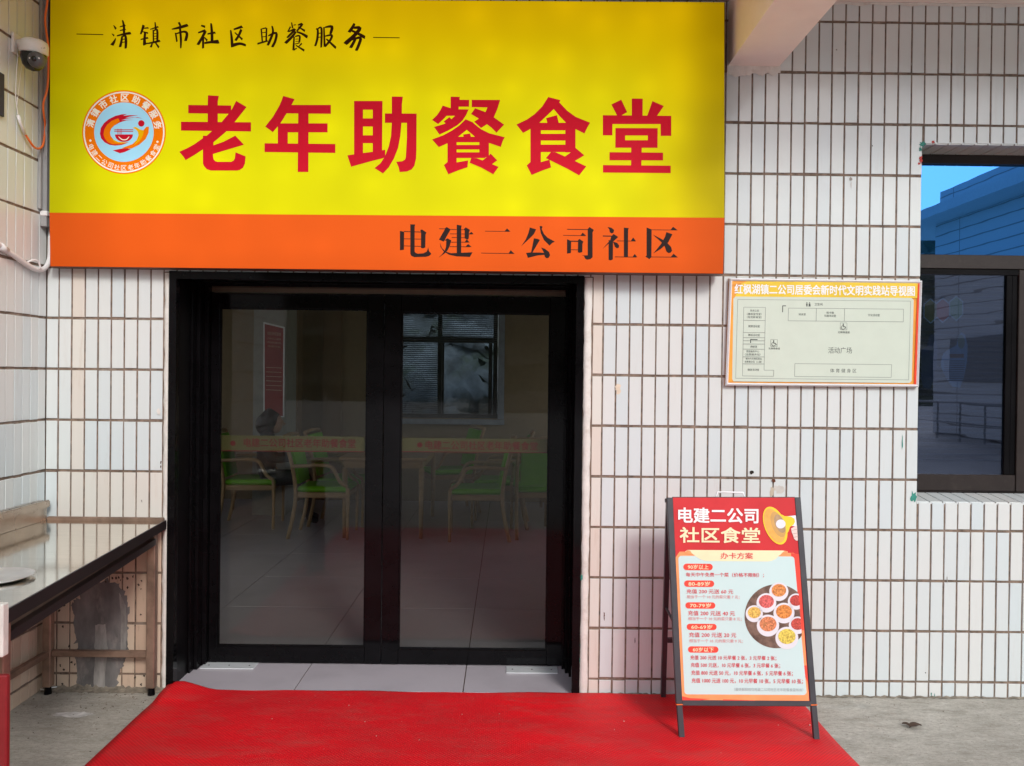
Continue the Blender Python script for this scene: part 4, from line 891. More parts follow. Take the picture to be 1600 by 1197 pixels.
# food photograph
A_WOOD = M('print_wood', (.16, .10, .075), .45, var=.5, s=30); A_BOWL = M('print_bowl', (.72, .71, .74), .4, var=.03)
def rb(y): return 1243.5 + (y-880)*.0775 + (.0 if y < 1000 else 0)
def clipr(L): return [(min(x, rb(y)+.8), y) for x, y in L]
ap('food_photo', A_WOOD, [clipr(circ(1213.5, 963, 50, 60))], .0022)
foods = ((1217, 924.5, 15, (.75, .25, .08)), (1197.5, 942, 15.5, (.62, .13, .12)), (1244, 940, 13, (.50, .07, .06)), (1178.5, 959, 13.5, (.80, .42, .10)), (1225, 958, 16.5, (.75, .24, .06)), (1200, 977.5, 17.5, (.62, .22, .10)), (1246.5, 977, 14, (.50, .08, .06)), (1229.5, 997, 18, (.85, .52, .10)))
for i, (cx, cy, r, col) in enumerate(foods):
    ap('bowl_print', A_BOWL, [clipr(circ(cx, cy, r, 28, ry=r*.98))], .0026+.0003*(i % 2))
    ap('food_print', M('food_%d' % i, col, .5, var=.6, s=150, dirt=.5, dcol=(.08, .22, .03) if i in (0, 5, 7) else (.35, .04, .02), ds=70), [clipr(circ(cx, cy-r*.14, r*.76, 24, ry=r*.66))], .0033+.0003*(i % 2))

for m_ in bpy.data.materials:
    if m_.name.startswith(('poster', 'horn', 'print', 'board', 'food', 'white_print')): m_.node_tree.nodes['Principled BSDF'].inputs['Specular IOR Level'].default_value = .18
# ------------------------------------------------------------------ steel work table
wt_l, wt_r = LWX+.004, WALL.p(262, 830).x
tz_ = .80
E1 = Vector((wt_r, -.02, tz_)); T2 = Pl((0, 0, tz_), (0, 0, 1)).p(8, 957); 
tl = thing('steel_table', ((wt_l+wt_r)/2, -.7, 0), 'worn stainless steel work table with splashback along the left tiled wall', 'table')
ye = T2.y; xe = T2.x
def prism(bm, pts, z0, z1):
    a = [bm.verts.new((x, y, z0)) for x, y in pts]; b_ = [bm.verts.new((x, y, z1)) for x, y in pts]
    bm.faces.new(a[::-1]); bm.faces.new(b_)
    for i in range(len(pts)): j = (i+1) % len(pts); bm.faces.new((a[i], a[j], b_[j], b_[i]))
    return bm
add('table_top', prism(bmesh.new(), [(wt_l+.02, -.03), (wt_r-.004, -.03), (xe-.004, ye), (wt_l+.02, ye)], tz_-.03, tz_), M_STEEL, tl)
bm = bmesh.new(); beam(bm, (wt_r-.002, -.018, tz_-.016), (xe-.002, ye, tz_-.016), .006, .042); add('front_edge', bm, M_STEELD, tl)
add('rear_lip', B(wt_l+.02, wt_r-.01, -.0295, -.008, tz_-.02, tz_+.016, bev=.004), M_STEELL, tl)
# splashback with chamfered top corner
zb2 = WALL.p(70, 772).z - .02
bm = bmesh.new(); y0 = -.03
prof = [(ye, tz_+.001), (y0, tz_+.001), (y0, zb2-.03), (y0-.03, zb2), (ye, zb2)]
a = [bm.verts.new((wt_l+.022, y, z)) for y, z in prof]; b_ = [bm.verts.new((wt_l+.001, y, z)) for y, z in prof]
bm.faces.new(a); bm.faces.new(b_[::-1])
for i in range(5): j = (i+1) % 5; bm.faces.new((a[i], b_[i], b_[j], a[j]))
add('splashback', bm, M_SPLASH, tl)
bm = bmesh.new(); beam(bm, (wt_l+.030, -.031, zb2-.018), (wt_l+.030, ye, zb2-.018), .020, .034, (0, 0, 1)); bmesh.ops.bevel(bm, geom=bm.edges[:], offset=.005, segments=2, affect='EDGES'); add('splashback_roll', bm, M_SPLASH, tl)
# legs, rails
lxr = wt_r-.045; lxl = wt_l+.05
UND = Pl((0, -.06, 0), (0, -1, 0))
for x, y in ((lxr, -.06), (lxl, -.06), (xe-.03, ye+.03), (lxl, ye+.03)):
    lg = add('leg', B(x-.019, x+.019, y-.019, y+.019, .035, tz_-.031, bev=.003), M_STEELL, tl)
    add('foot', lathe(bmesh.new(), (x, y, 0), [(.0, 0), (.017, 0), (.014, .035)], 12), M_BLACK, lg)
add('rail', B(lxl+.02, lxr-.02, -.072, -.048, .175, .205, bev=.003), M_STEELL, tl)
add('rail', B(lxl-.012, lxl+.012, ye+.05, -.08, .175, .205, bev=.003), M_STEELL, tl)
bm = bmesh.new(); beam(bm, (lxr+.01, -.08, tz_-.085), (xe-.03, ye+.05, tz_-.085), .03, .028); add('rail', bm, M_STEELD, tl)
bm = bmesh.new(); beam(bm, (lxr-.02, -.08, tz_-.062), (xe-.055, ye+.05, tz_-.062), .03, .020); add('rail', bm, M_STEELL, tl)
# a dent/basin rim near the picture edge
bc = Pl((0, 0, tz_), (0, 0, 1)).p(0, 905)
add('steel_bowl', lathe(bmesh.new(), (bc.x-.02, bc.y, tz_+.001), [(.0, .002), (.05, .002), (.10, .006), (.118, .012), (.121, .012), (.104, .003), (.06, -.0005)], 36), M('bowl_steel', (.75, .74, .72), .3, metal=.8), None, smooth=True)
setp(bpy.data.objects['steel_bowl'], 'shallow steel dish lying on the steel table at the left edge', 'dish')
# grey cement patch under the table
rn = random.Random(3)
outl = [(126,932),(128,915),(150,912),(170,907),(186,912),(192,925),(199,940),(201,960),(199,985),(200,1010),(197,1035),(186,1050),(183,1076),(150,1077),(142,1070),(136,1077),(121,1076),(120,1050),(118,1020),(119,1000),(116,975),(112,955),(116,938)]
ol = []
for i in range(len(outl)):
    a, b_ = outl[i], outl[(i+1) % len(outl)]
    for k in range(5): ol.append((a[0]+(b_[0]-a[0])*k/5+rn.gauss(0, 1.7), a[1]+(b_[1]-a[1])*k/5+rn.gauss(0, 2.0)))
cp = polys_px('cement_patch', WALL, .003, M_CEMENT, fw, [ol])
M_CEM2 = M('pale_cement_streak', (.30, .28, .26), .8, var=.4, s=8, bmp=.4, bs=60, dirt=.7, dcol=(.15, .13, .12), ds=9, stretch=(2, 1, .6))
def rag(pts, j): return [(a[0]+(b_[0]-a[0])*k/5+rn.gauss(0, j), a[1]+(b_[1]-a[1])*k/5+rn.gauss(0, j)) for a, b_ in zip(pts, pts[1:]+pts[:1]) for k in range(5)]
polys_px('cement_patch', WALL, .0045, M_CEM2, fw, [rag([(148, 977), (166, 974), (168, 1022), (164, 1074), (147, 1073), (150, 1030)], .8)])
polys_px('cement_patch', WALL, .0045, M_CEM2, fw, [rag([(187, 925), (196, 945), (199, 990), (196, 1025), (189, 1022), (190, 970)], .8)])
M_FLK = M('dark_flake', (.07, .05, .04), .9, var=.5)
flk = []
for k in range(46):
    fx_ = rn.choice([rn.uniform(92, 118), rn.uniform(198, 226), rn.uniform(120, 200)]); fy_ = rn.uniform(895, 1070) if not 120 < fx_ < 200 else rn.uniform(897, 912)
    flk.append([(fx_+rn.uniform(.6, 2.6)*math.cos(a), fy_+rn.uniform(.6, 3.2)*math.sin(a)) for a in [2*math.pi*q/7 for q in range(7)]])
fk = polys_px('flakes', WALL, .0020, M_FLK, fw, flk); fk['kind'] = 'stuff'
bm = bmesh.new()
# plaster and dust fillet at the wall foot under the table
for (xa, xb, ya) in ((LWX+.01, -1.60, -.0),):
    n = 40; L = [[bm.verts.new((xa+(xb-xa)*i/n, -d+rn.gauss(0, .004), h*rn.uniform(.4, 1.3))) for i in range(n+1)] for d, h in ((.001, .022), (.012, .010), (.045, .002))]
    for p_, q_ in zip(L, L[1:]):
        for i in range(n): bm.faces.new((p_[i], q_[i], q_[i+1], p_[i+1]))
M_GRIME = M('grime_line', (.20, .17, .13), .9, var=.5, s=30, bmp=.6, bs=80)
fil = add('mortar_fillet', bm, M_GRIME, fw, smooth=True)
bm = bmesh.new(); n = 160; xa, xb = DR+.03, 3.2
L = [[bm.verts.new((xa+(xb-xa)*i/n, -d*rn.uniform(.5, 1.6), h*rn.uniform(.3, 1.7))) for i in range(n+1)] for d, h in ((.0005, .006), (.006, .0035), (.016, .0012))]
for p_, q_ in zip(L, L[1:]):
    for i in range(n): bm.faces.new((p_[i], q_[i], q_[i+1], p_[i+1]))
add('mortar_fillet', bm, M_GRIME, fw, smooth=True)
# narrow appliance at the extreme left edge
cxr = FLOOR.p(10, 1197)
Mred = M('dark_red_panel', (.20, .012, .015), .4, var=.1); Mpale = M('pale_panel', (.62, .60, .55), .5)
yb = -1.62
CP = Pl((0, yb, 0), (0, -1, 0))
cab = thing('cabinet', (CP.p(-60, 1100).x, yb+.2, 0), 'edge of a pale and dark red cabinet at the left end of the steel table', 'cabinet')
xr_ = CP.p(9.5, 1120).x
z_r, z_p1, z_p0 = CP.p(5, 1056).z, CP.p(3, 945).z, CP.p(3, 1028).z
add('lower_panel', B(xr_-.10, xr_, yb, yb+.02, .0, z_r, bev=.004), Mred, cab)
add('upper_panel', B(xr_-.10, CP.p(4, 990).x, yb+.001, yb+.03, z_p0, z_p1, bev=.003), Mpale, cab)
add('carcass', B(xr_-.10, xr_-.06, yb+.0205, yb+.06, .0, z_p0-.004), M_BLACK, cab)

# ------------------------------------------------------------------ security camera, cables, conduits, plaque
LPp = lambda x, y, off=0.0: LEFT.p(x, y, off)
b0 = LPp(24, 70)
sc = thing('security_camera', b0, 'white domed security camera with black eye on the upper left wall', 'camera')
kd = b0.y + 3.915
def at_depth(px, py, dep): return Pl((0, CAMP.y+dep, 0), (0, -1, 0)).p(px, py)
dep = kd
cc = at_depth(53, 74, dep); rr_ = 20.5/F*dep
add('bracket', B(LWX+.0, LWX+.012, b0.y-.035, b0.y+.035, b0.z-.045, b0.z+.045, bev=.004), M_CAMW, sc)
tube(bm := bmesh.new(), [(LWX+.01, b0.y, b0.z+.005), (cc.x-.03, cc.y, cc.z+.006)], .020, 14); add('arm', bm, M_CAMW, sc, smooth=True)
ax = Vector((.10, -.10, 1)).normalized()
bdy = add('housing', lathe(bmesh.new(), cc, [(.0, .036), (rr_*.6, .034), (rr_*.92, .024), (rr_, .008), (rr_*1.0, -.022), (rr_*.94, -.028), (rr_*.9, -.028)], 32, ax), M_CAMW, sc, smooth=True)
text_px('e- Life', Pl(cc+Vector((0, -rr_-.001, 0)), (0, -1, 0)), 0, M_CAMG, bdy, 64, 73.5, 71, 76)
dome = add('dome', lathe(bmesh.new(), cc, [(rr_*.9, -.026), (rr_*.88, -.05), (rr_*.72, -.078), (rr_*.45, -.095), (0, -.102)], 32, ax), M_CAMB, sc, smooth=True)
ec = at_depth(56, 93, dep-.045)
eye = add('eye', lathe(bmesh.new(), ec, [(.0, .016), (.030, .012), (.034, .0), (.034, -.02)], 24, (0.05, -1, -.12)), M_CAMG, sc, smooth=True)
add('lens', lathe(bmesh.new(), ec+Vector((0, -.017, -.002)), [(.0, .004), (.010, .002), (.012, -.004)], 20, (0.05, -1, -.12)), M_CAMB, sc, smooth=True)
for dx in (-.019, .021): add('light', lathe(bmesh.new(), ec+Vector((dx, -.015, .001)), [(.0, .002), (.0035, 0), (.0035, -.004)], 10, (0, -1, 0)), M_WHITEP, sc)
cb_ = thing('camera_cable', LPp(22, 150), 'thin white lead with an orange cable loop hanging below the security camera', 'cable')
tube(bm := bmesh.new(), smooth_pts([LPp(24, 80, .012), LPp(22.5, 120, .008), LPp(21.5, 150, .008), LPp(24, 175, .010), LPp(27, 190, .012)], 4), .0022, 6); add('white_lead', bm, M_PVC, cb_, smooth=True)
tube(bm := bmesh.new(), smooth_pts([LPp(31, 80, .018), LPp(28, 110, .015), LPp(25, 140, .012), LPp(22, 165, .012)], 4), .0012, 6); add('white_lead', bm, M_PVC, cb_, smooth=True)
tube(bm := bmesh.new(), [LPp(24, 180, .012), LPp(26, 190, .014), LPp(33.5, 210, .016)], .0075, 10); add('connector', bm, M_PVC, cb_, smooth=True)
tube(bm := bmesh.new(), smooth_pts([LPp(34, 210, .016), LPp(41, 222, .018), LPp(48, 230.5, .018), LPp(56, 231.5, .02), LPp(61.5, 222, .02), LPp(63.5, 195, .02)] + [at_depth(x_, y_, 3.915-.12) for x_, y_ in ((67.5, 165), (73, 142), (75.2, 120), (75.5, 75), (72.5, 52), (70.5, 30), (73, 10), (76, -15))], 5), .0048, 8); add('orange_lead', bm, M_ORANGE, cb_, smooth=True)
cn = thing('conduit_pipe', LPp(40, 410), 'white plastic conduit curving along the left wall to the signboard corner', 'pipe')
tube(bm := bmesh.new(), smooth_pts([LPp(-25, 366, .016), LPp(-5, 385, .016), LPp(15, 398.5, .016), LPp(30, 409, .016), LPp(45, 418.5, .016), LPp(58, 421.5, .016), LPp(67, 416.5, .016), LPp(71.5, 405, .018), LPp(72.5, 390, .018), LPp(73, 370, .018)], 6), .0115, 12); add('pipe', bm, M_PVC, cn, smooth=True)
tube(bm := bmesh.new(), [LPp(-6, 384, .016), LPp(4, 391.5, .016)], .0155, 12); add('coupling', bm, M_PVC, cn, smooth=True)
tube(bm := bmesh.new(), smooth_pts([LPp(41, 410, .004), LPp(45, 406, .022), LPp(50, 409, .030), LPp(53, 420, .030)], 4), .004, 8); add('strap', bm, M_PVC, cn, smooth=True)
tr = thing('cable_trunking', (LWX+.02, -.03, 2.0), 'grey cable trunking running up the wall corner behind the signboard', 'trunking')
add('channel', B(LWX+.001, LWX+.03, -.058, -.020, LPp(70, 356).z, ZT-.01, bev=.002), M_GREYTR, tr)
add('channel', B(LWX+.001, LWX+.014, -.080, -.060, LPp(70, 330).z, ZT-.01, bev=.002), M_GREYTR, tr)
add('clip', B(LWX+.0, LWX+.034, -.062, -.012, LPp(70, 340).z, LPp(70, 332).z, bev=.003), M_PVC, tr)
pl_ = thing('wall_plaque', LPp(0, 150), 'dark navy plaque on the left wall at the edge of the picture', 'plaque')
y_near = LPp(3.5, 150).y
add('plate', B(LWX, LWX+.010, y_near-.42, y_near, LPp(3, 183).z, LPp(3, 116).z, bev=.002), M_NAVY, pl_)
bm = bmesh.new(); 
for k in range(4): bx(bm, LWX+.0101, LWX+.0110, y_near-.05-.09*k-.05, y_near-.05-.09*k, LPp(3, 176).z, LPp(3, 170).z)
add('print', bm, M_WHITEP, pl_)

# ------------------------------------------------------------------ marks on the wall
def blob(px, py, rx, ry, m, off=.0015, n=16, name='paint_mark', seed=1, rough=.35):
    r_ = random.Random(seed); pts = []
    for k in range(n):
        a = 2*math.pi*k/n; s_ = 1+r_.uniform(-rough, rough); pts.append((px+rx*s_*math.cos(a), py+ry*s_*math.sin(a)))
    return polys_px(name, WALL, off, m, fw, [pts])
blob(1174.3, 738, 3, 3, M_HOLE, seed=2, name='drill_hole', rough=.2)
blob(1208.3, 751, 3.4, 2.4, M_RUST, seed=3, name='screw_head', off=.006)
blob(1206.5, 768, 3.2, 9, M('rust_stain', (.50, .42, .32), .6), seed=4, name='rust_stain')
blob(1217, 764, 8, 6, M('soot_pale', (.56, .53, .48), .6), seed=5, name='rust_stain', off=.0012)
blob(1329, 280, 2.2, 3, M_SOOT, seed=6, name='soot_spot'); blob(1330, 289, 1.2, 5, M('soot_faint', (.55, .54, .52), .6), seed=9, name='soot_spot', off=.0012)
for i, a in enumerate(((1427, 776, 4, 7, M_GREENP), (1409.7, 690, .9, 11, M_GREENP), (1441, 226, 4, 4, M_GREENP), (1437.5, 233, 2, 4, M_GREENP), (1438.5, 250, 2.5, 5, M_REDP), (1457.5, 222, 2.5, 2, M_REDP), (1436, 256, 2, 1.5, M_REDP), (1479.7, 906, .8, 5, M_SOOT), (1455, 1085, .8, 5, M_GREENP), (1460, 1087, .7, 3.5, M_GREENP),
      (904.5, 1033, 1.6, 10, M_GREENP), (905, 1010, 1.4, 6, M_GREENP), (905.5, 965, 1.4, 12, M_RUST), (908.5, 902, 1.6, 4, M_GREENP), (1424, 100, 1, 2.2, M_SOOT), (1307, 78, .9, 1, M_SOOT), (965, 607, 4, 7, M('rust_faint', (.66, .55, .42), .5)), (944, 962, .9, 6, M_RUST), (992, 1001, .7, 4, M_HOLE), (1446, 1051, 1, 1, M_HOLE), (1363, 228, .8, 1, M_HOLE), (249, 643, 3.2, 4, M_PLAST), (252, 722, 1.2, 2.2, M_RUST), (252, 729, 1.3, 1.6, M_RUST), (222, 783, 1, 2.2, M_SOOT))):
    blob(*a, seed=20+i, off=.0052 if a[0] < 260 or 900 < a[0] < 915 else .0015, rough=.5)

# ------------------------------------------------------------------ things on the ground
lf = FLOOR.p(1426, 1138)
def leafshape(bm, c, L, wd, ang, curl):
    n = 7; pts = []
    for i in range(n+1):
        u = i/n; hw = wd*math.sin(math.pi*min(1, u*1.02))**.8*(1+.15*math.sin(9*u)); z = .004+curl*math.sin(math.pi*u)+.004*u
        for s_ in (-1, 0, 1):
            x, y = (u-.5)*L, s_*hw
            pts.append(bm.verts.new((c.x+x*math.cos(ang)-y*math.sin(ang), c.y+x*math.sin(ang)+y*math.cos(ang), z+(.006 if s_ else 0))))
    for i in range(n):
        for k in range(2):
            a = i*3+k; bm.faces.new((pts[a], pts[a+1], pts[a+4], pts[a+3]))
bm = bmesh.new(); leafshape(bm, lf+Vector((.012, 0, 0)), .06, .022, .2, .008); leafshape(bm, lf+Vector((-.022, .012, 0)), .035, .012, 2.4, .006)
lo = add('dry_leaf', bm, M('dry_leaf', (.07, .04, .025), .8, var=.3)); setp(lo, 'curled dry brown leaf lying on the concrete right of the sandwich board', 'leaf')
rn = random.Random(11); bm = bmesh.new()
def pebble(x, y, r, z=.0):
    v0 = len(bm.verts); g = bmesh.ops.create_icosphere(bm, subdivisions=1, radius=r); q = rn.uniform(.5, 1)
    for v in g['verts']: v.co = Vector((x+v.co.x*rn.uniform(.7, 1.2), y+v.co.y*rn.uniform(.7, 1.2), z+r*.4+v.co.z*q*.7))
for k in range(170):
    pebble(rn.uniform(-2.15, -1.45), -abs(rn.gauss(0, .22))-.02, rn.uniform(.0012, .0042))
for k in range(60): pebble(rn.uniform(1.5, 3.2), -abs(rn.gauss(0, .25))-.02, rn.uniform(.001, .003))
gr = add('debris', bm, M('grit', (.16, .13, .10), .9, var=.5)); setp(gr, 'fine grit and mortar crumbs along the foot of the walls', None, kind='stuff')
bm = bmesh.new()
for px, py, r in ((505, 905, 0),): pass
for px, py, r in ((497,1081,1.5),(470,1055,0),(1063,950,0),(975,1131,.003),(570,1132,.0022),(588,1154,.0025),(960,1144,.002),(1216,1137,.003),(780,1119,.002),(1265,1137,.004),(545,1106,.002),(655,1160,.002),(425,1127,.0025),(722,1120,.0018)):
    if 0 < r < .01: q = FLOOR.p(px, py); pebble(q.x, q.y, r, .010)
cr = add('carpet_crumbs', bm, M('crumb', (.5, .42, .36), .8, var=.3)); setp(cr, 'pale crumbs scattered on the red carpet', None, kind='stuff')
# white scrap by the table leg and lime spill
q = FLOOR.p(78, 1077)
tube(bm := bmesh.new(), smooth_pts([FLOOR.p(60, 1078)+Vector((0, 0, .006)), FLOOR.p(70, 1081)+Vector((0, 0, .01)), FLOOR.p(80, 1079)+Vector((0, 0, .014)), FLOOR.p(95, 1075)+Vector((0, 0, .006))], 4), [.003]*12+[.002], 6)
sp = add('white_scrap', bm, M_PVC); setp(sp, 'white plastic scrap beside the rear foot of the steel table', 'scrap')
bm = bmesh.new(); c0 = FLOOR.p(115, 1117)
vs = [bm.verts.new((c0.x+(.085*math.cos(a)*(1+.25*rn.uniform(-1, 1))), c0.y+(.028*math.sin(a)*(1+.3*rn.uniform(-1, 1))), .0022)) for a in [2*math.pi*k/22 for k in range(22)]]
bm.faces.new(vs); ls = add('lime_stain', bm, M('lime_spill', (.56, .54, .51), .9, var=.25, s=30, dirt=.8, dcol=(.38, .35, .32), ds=18), ground)

# ------------------------------------------------------------------ the room behind the doors
M_BEIGE = M('beige_wall', (.33, .25, .15), .8, var=.06); M_BEIGE2 = M('brown_panel_wall', (.24, .16, .09), .75, var=.12, s=2)
BW = 6.0
WB = (-1.50, -.12, .99, 2.40)
wl = add('room_back_wall', wall_cells(bmesh.new(), FX0, FX1, 0, 3.1, [WB], BW, BW+.2), M_BEIGE); setp(wl, kind='structure')
for nm, a, mm_ in (('room_left_wall', (FX0-.15, FX0, .0, BW, 0, .9), M_BEIGE2), ('room_left_wall', (FX0-.15, FX0, .0, BW, 2.7, 3.1), M_BEIGE2), ('room_left_wall', (FX0-.15, FX0, .0, .9, .901, 2.699), M_BEIGE2), ('room_left_wall', (FX0-.15, FX0, 5.4, BW, .901, 2.699), M_BEIGE2),  # openings in these unseen side walls are added to brighten the room
        ('room_right_wall', (FX1, FX1+.15, WTH+.002, 1.8, 0, 3.1), M_BEIGE), ('room_right_wall', (FX1, FX1+.15, 1.801, BW, 0, .8), M_BEIGE), ('room_right_wall', (FX1, FX1+.15, 1.801, BW, 2.8, 3.1), M_BEIGE), ('room_right_wall', (FX1, FX1+.15, 5.7, BW, .801, 2.799), M_BEIGE)): setp(add(nm, B(*a), mm_), kind='structure')
setp(add('room_ceiling', B(FX0, FX1+.02, .302, BW+.2, 3.101, 3.2), M('room_ceiling', (.6, .58, .54), .9)), kind='structure')
setp(add('pillar', B(-2.95, -2.45, BW-.22, BW-.001, 0, 3.1), M_BEIGE2), kind='structure')
setp(add('wall_panelling', B(-2.2, -1.98, BW-.03, BW-.001, 0, 3.1), M_BEIGE2), kind='structure')
bw = thing('rear_window', (-1.0, BW, 1), 'dark barred window with blinds on the back wall inside the room', 'window')
M_WF2 = M('rear_window_frame', (.012, .012, .014), .4); M_PALEW = M('rear_window_reveal', (.32, .36, .42), .6)
sB = 1300/(BW+3.915)
fx = lambda px: (px-CX+6)/sB
xs_b = [WB[0], fx(688), WB[1]]
for a in ((WB[0], WB[1], WB[2], WB[2]+.05), (WB[0], WB[1], WB[3]-.05, WB[3])): add('frame', B(a[0], a[1], BW+.04, BW+.09, a[2], a[3]), M_WF2, bw)
for x in (WB[0], -.845, WB[1]-.06):
    add('mullion', B(x, x+.05, BW+.042, BW+.09, WB[2]+.0505, WB[3]-.0505), M_WF2, bw)
add('transom', B(WB[0]+.051, WB[1]-.061, BW+.03, BW+.039, 1.89, 1.96), M_WF2, bw)
add('sash', B(-.79, -.765, BW+.02, BW+.029, WB[2]+.05, 1.889), M_WF2, bw)
add('sash', B(-.235, -.19, BW+.02, BW+.029, WB[2]+.05, 1.889), M_WF2, bw)
add('sill', B(WB[0]-.05, WB[1]+.08, BW-.05, BW-.001, WB[2]-.07, WB[2]-.01), M_PALEW, bw)
add('side_trim', B(WB[1]+.001, WB[1]+.075, BW-.012, BW-.001, WB[2]-.005, WB[3]), M_PALEW, bw)
add('pane', B(WB[0]+.01, WB[1]-.01, BW+.092, BW+.096, WB[2]+.01, WB[3]-.01), glass('rear_pane', (.75, .82, .88), 1), bw)
bl2 = thing('rear_blind', (-1.4, BW+.02, 1.9), 'thin horizontal blind slats over the rear window inside the room', 'blind')
for k in range(60):
    z = WB[2]+.06+.0235*k
    if z > WB[3]-.03: break
    bm = bmesh.new(); beam(bm, (WB[0]+.02, BW-.018, z), (-.83 if z < 1.89 else WB[1]-.02, BW-.018, z), .016, .0012, (0, .35, .93)); add('slat', bm, M_BLIND, bl2)
# hillside outside the rear window
M_ROCK = M('rock_face', (.13, .15, .17), .9, var=.6, s=2.5, bmp=1, bs=8, dirt=.8, dcol=(.05, .08, .03), ds=2)
bm = bmesh.new(); n = 110; Gd = []
for j in range(n+1):
    Gd.append([bm.verts.new((-7+12*i/n+rn.gauss(0, .02), 8.2+j/n*1.8+.35*fractal(Vector((12*i/n*1.1, 0, 5.5*j/n*1.6)), 1.0, 2.0, 5), -.3+5.5*j/n+rn.gauss(0, .06))) for i in range(n+1)])
for a, b_ in zip(Gd, Gd[1:]):
    for i in range(n): bm.faces.new((a[i], a[i+1], b_[i+1], b_[i]))
setp(add('hillside', bm, M_ROCK, smooth=True), kind='structure')
setp(add('rear_ground', B(-8, 6, BW+.21, 8.3, -.32, -.02), M_CONC), kind='structure')

# pale pillar inside with a tall red poster
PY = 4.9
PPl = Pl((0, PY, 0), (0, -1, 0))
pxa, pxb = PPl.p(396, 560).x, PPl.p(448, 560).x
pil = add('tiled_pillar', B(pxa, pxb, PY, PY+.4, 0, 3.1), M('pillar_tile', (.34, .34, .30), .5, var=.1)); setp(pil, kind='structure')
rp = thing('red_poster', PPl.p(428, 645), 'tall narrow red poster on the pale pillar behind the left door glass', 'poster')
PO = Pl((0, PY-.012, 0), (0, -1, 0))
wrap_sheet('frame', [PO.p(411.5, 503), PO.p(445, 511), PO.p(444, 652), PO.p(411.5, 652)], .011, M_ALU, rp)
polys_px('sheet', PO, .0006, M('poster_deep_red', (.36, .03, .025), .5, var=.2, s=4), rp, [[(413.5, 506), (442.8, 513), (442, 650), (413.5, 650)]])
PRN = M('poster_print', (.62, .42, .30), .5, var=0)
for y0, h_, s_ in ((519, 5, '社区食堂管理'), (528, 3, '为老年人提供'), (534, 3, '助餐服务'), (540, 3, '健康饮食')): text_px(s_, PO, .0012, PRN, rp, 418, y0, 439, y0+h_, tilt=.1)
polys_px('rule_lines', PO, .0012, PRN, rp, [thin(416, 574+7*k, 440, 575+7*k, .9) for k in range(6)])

# chairs and tables
M_WOODC = M('beech_wood', (.42, .27, .13), .4, var=.15, s=8, stretch=(1, 1, 6)); M_GREEN = M('lime_green_vinyl', (.17, .50, .008), .45, var=.06)
def make_chair():
    r = thing('armchair', (0, 0, 0), '', 'chair')
    add('seat', B(-.23, .24, -.225, .225, .425, .475, bev=.018), M_GREEN, r, smooth=False)
    add('seat_frame', B(-.235, .235, -.23, .23, .375, .424, bev=.004), M_WOODC, r)
    bm = bmesh.new(); 
    pr = [(-.235, .50), (-.255, .62), (-.29, .78), (-.325, .90)]
    L = [[bm.verts.new((x+dx, s_*.195, z)) for dx, s_ in ((.025, -1), (.032, 0), (.025, 1), (-.012, 1), (-.012, -1))] for x, z in pr]
    for a, b_ in zip(L, L[1:]):
        for k in range(5): bm.faces.new((a[k], a[(k+1) % 5], b_[(k+1) % 5], b_[k]))
    bm.faces.new(L[0][::-1]); bm.faces.new(L[-1]); add('backrest', bm, M_GREEN, r)
    for s_ in (-1, 1):
        y = s_*.232
        tube(bm := bmesh.new(), smooth_pts([(-.305, y, 0), (-.255, y, .22), (-.235, y, .42), (-.26, y, .62), (-.305, y, .80), (-.345, y, .93)], 4), .018, 8); add('leg', bm, M_WOODC, r, smooth=True)
        tube(bm := bmesh.new(), smooth_pts([(.235, y, 0), (.238, y, .25), (.235, y, .47)], 3), [.014]*4+[.018]*3, 8); add('leg', bm, M_WOODC, r, smooth=True)
        tube(bm := bmesh.new(), smooth_pts([(-.27, y, .66), (-.15, y, .665), (0, y, .672), (.09, y, .655), (.13, y, .59), (.17, y, .52), (.235, y, .475)], 4), .017, 8); add('armrest', bm, M_WOODC, r, smooth=True)
    tube(bm := bmesh.new(), [(-.345, -.232, .925), (-.355, 0, .935), (-.345, .232, .925)], .018, 8); add('top_bar', bm, M_WOODC, r, smooth=True)
    return r
def make_table(w_=.8, l_=1.3):
    r = thing('dining_table', (0, 0, 0), '', 'table')
    add('table_top', B(-w_/2, w_/2, -l_/2, l_/2, .715, .745, bev=.004), M_WOODC, r)
    add('apron', B(-w_/2+.04, w_/2-.04, -l_/2+.04, l_/2-.04, .645, .714), M_WOODC, r)
    for x in (-w_/2+.05, w_/2-.05):
        for y in (-l_/2+.05, l_/2-.05):
            tube(bm := bmesh.new(), [(x, y, 0), (x, y, .644)], [.018, .027], 10); add('leg', bm, M_WOODC, r, smooth=True)
    return r
ch0 = make_chair(); used = False
sC = 1300
def X_(px, y, py=760): return (px-CX+5.5+.0116*(py-598))/sC*(y+3.915)*1.0
for i, (x, y, a, lb) in enumerate((
    (X_(512, 3.85), 3.85, 0, 'nearest green seated wooden armchair behind the left door, facing right'),
    (X_(540, 4.45), 4.45, -4, 'green wooden armchair just behind the nearest one, behind the left door'),
    (X_(745, 3.8), 3.8, 182, 'nearest green wooden armchair behind the right door, facing left'),
    (X_(778, 4.45), 4.45, 178, 'green wooden armchair next behind the nearest one, behind the right door'),
    (X_(842, 4.0), 4.0, 95, 'green wooden armchair at the far right of the door glass'),
    (X_(398, 4.3), 4.3, 4, 'green wooden armchair seen at the far left of the door glass'),
    (X_(700, 5.3), 5.3, 200, 'green wooden armchair farthest back, below the rear window'))):
    c_ = ch0 if i == 0 else copy_tree(ch0)
    c_.location = (x, y, 0); c_.rotation_euler = (0, 0, R(a)); c_['label'] = lb; c_['group'] = 'green armchairs around the dining tables'
t0 = make_table()
